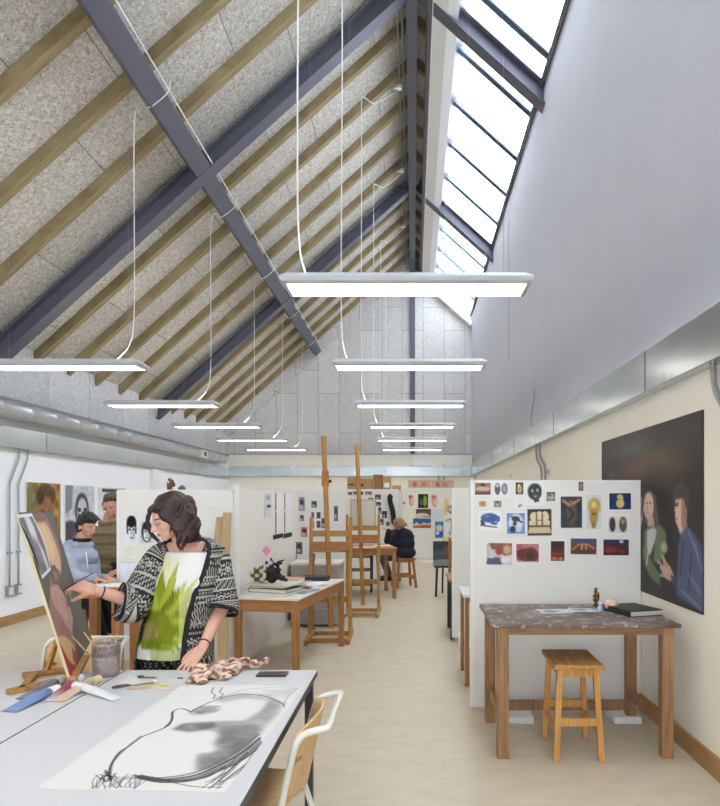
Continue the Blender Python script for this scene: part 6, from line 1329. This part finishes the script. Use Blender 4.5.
for i in range(40): an = rr.uniform(-PI,PI); q = rr.uniform(.1,1); mb.cap(HM.P(-.02+.08*math.cos(an)*q,.07*math.sin(an)*q,.075+.05*math.sqrt(1-q*q)),HM.P(.0+.09*math.cos(an)*q,.08*math.sin(an)*q,.075+.062*math.sqrt(1-q*q)),.012,.007,7)
blob('hair', mb, mat('brown_short_hair',(92,70,52),.6,scale=40,rgb2=(58,44,34),bump=.6), mt, .006, 1)

# ---- person on the far stool ----------------------------------------------------------------
nt_ = thing('person', 'fair haired person in navy sweater seated with back to camera on far stool', 'person', (-.20,12.2,0)); O4 = Vector((-.20,12.2,0)); a4 = lambda x,y,Y=12.2: at(x,y,Y)-O4
HN = Head(a4(398.5,524.5,12.1), (-.75,.30,-.60), (-.3,0,1), 1.0)
mb = MB(); HN.add(mb); mb.cap(a4(399,528),a4(401,534),.055,.06); mb.ell(a4(402,538),(.19,.13,.11)); mb.ell(a4(402,547),(.18,.14,.17)); mb.ell(a4(403,556),(.18,.16,.12))
for (S_,E_,W_) in ((a4(393,534,12.05),a4(387.5,541,11.85),a4(388.5,531,11.75)),(a4(410,537,12.35),a4(404,546,12.5),a4(392,543,12.4))): mb.cap(S_,E_,.05,.042); mb.cap(E_,W_,.042,.03); hand(mb,W_,(-.6,0,.4),(0,-.5,.8),(.7,.7,.8,.8),k=.95)
for s_ in (-1,1): K_ = Vector((-.38,s_*.12,.56)); mb.cap(Vector((-.02,s_*.09,.62)),K_,.085,.06); mb.cap(K_,Vector((-.26,s_*.12,.22)),.055,.04); mb.cap(Vector((-.26,s_*.12,.19)),Vector((-.38,s_*.12,.17)),.035,.03)
b4 = blob('body', mb, SK, nt_, .009, 2); vcol(b4, lambda co,no: HN.paint(co, skin((206,160,138))(co,no)))
mb = MB(); mb.ell(a4(401.5,534.5),(.23,.17,.13)); mb.ell(a4(401,543),(.27,.19,.22)); mb.ell(a4(402,552.5),(.275,.21,.15))
for (S_,E_,W_) in ((a4(393,534,12.05),a4(387.5,541,11.85),a4(388.5,531,11.75)),(a4(410,537,12.35),a4(404,546,12.5),a4(392,543,12.4))): mb.cap(S_,E_,.09,.07); mb.cap(E_,W_,.07,.05)
blob('sweater', mb, mat('navy_sweater',(34,38,54),.95,var=.15,scale=20,bump=.3), nt_, .011, 14, .6)
mb = MB()
for s_ in (-1,1): K_ = Vector((-.38,s_*.12,.56)); mb.cap(Vector((-.02,s_*.09,.62)),K_,.10,.075); mb.cap(K_,Vector((-.26,s_*.12,.25)),.07,.055)
blob('trousers', mb, mat('slate_trousers',(76,78,84),.9), nt_, .011, 2)
for s_ in (-1,1): k = MB(); k.cap(Vector((-.25,s_*.12,.19)),Vector((-.40,s_*.12,.165)),.045,.038); blob('shoe', k, mat('black_shoe',(38,36,38),.6), nt_, .011, 2)
mb = MB(); e = lambda f,r,u,rr,rf,ru,n=12: HN.e(mb,f,r,u,rr,rf,ru,n)
e(-.02,0,.045,.096,.105,.085); e(-.06,0,-.02,.09,.07,.09); e(-.02,.075,-.04,.03,.06,.07); e(-.02,-.075,-.04,.03,.06,.07)
for i in range(50): an = rr.uniform(-2.6,2.6); mb.cap(HN.P(-.04-.075*math.cos(an),.09*math.sin(an),rr.uniform(-.02,.06)),HN.P(-.045-.09*math.cos(an),.10*math.sin(an),rr.uniform(-.12,-.05)),.014,.006,7)
blob('hair', mb, mat('fair_hair',(176,138,92),.6,scale=40,rgb2=(128,94,60),bump=.6), nt_, .008, 1)
stool('brown wooden stool carrying the navy sweater person', (-.17,12.2,0), .3, .36, .36, .56, M_wd, M_wdx, .045, .05)
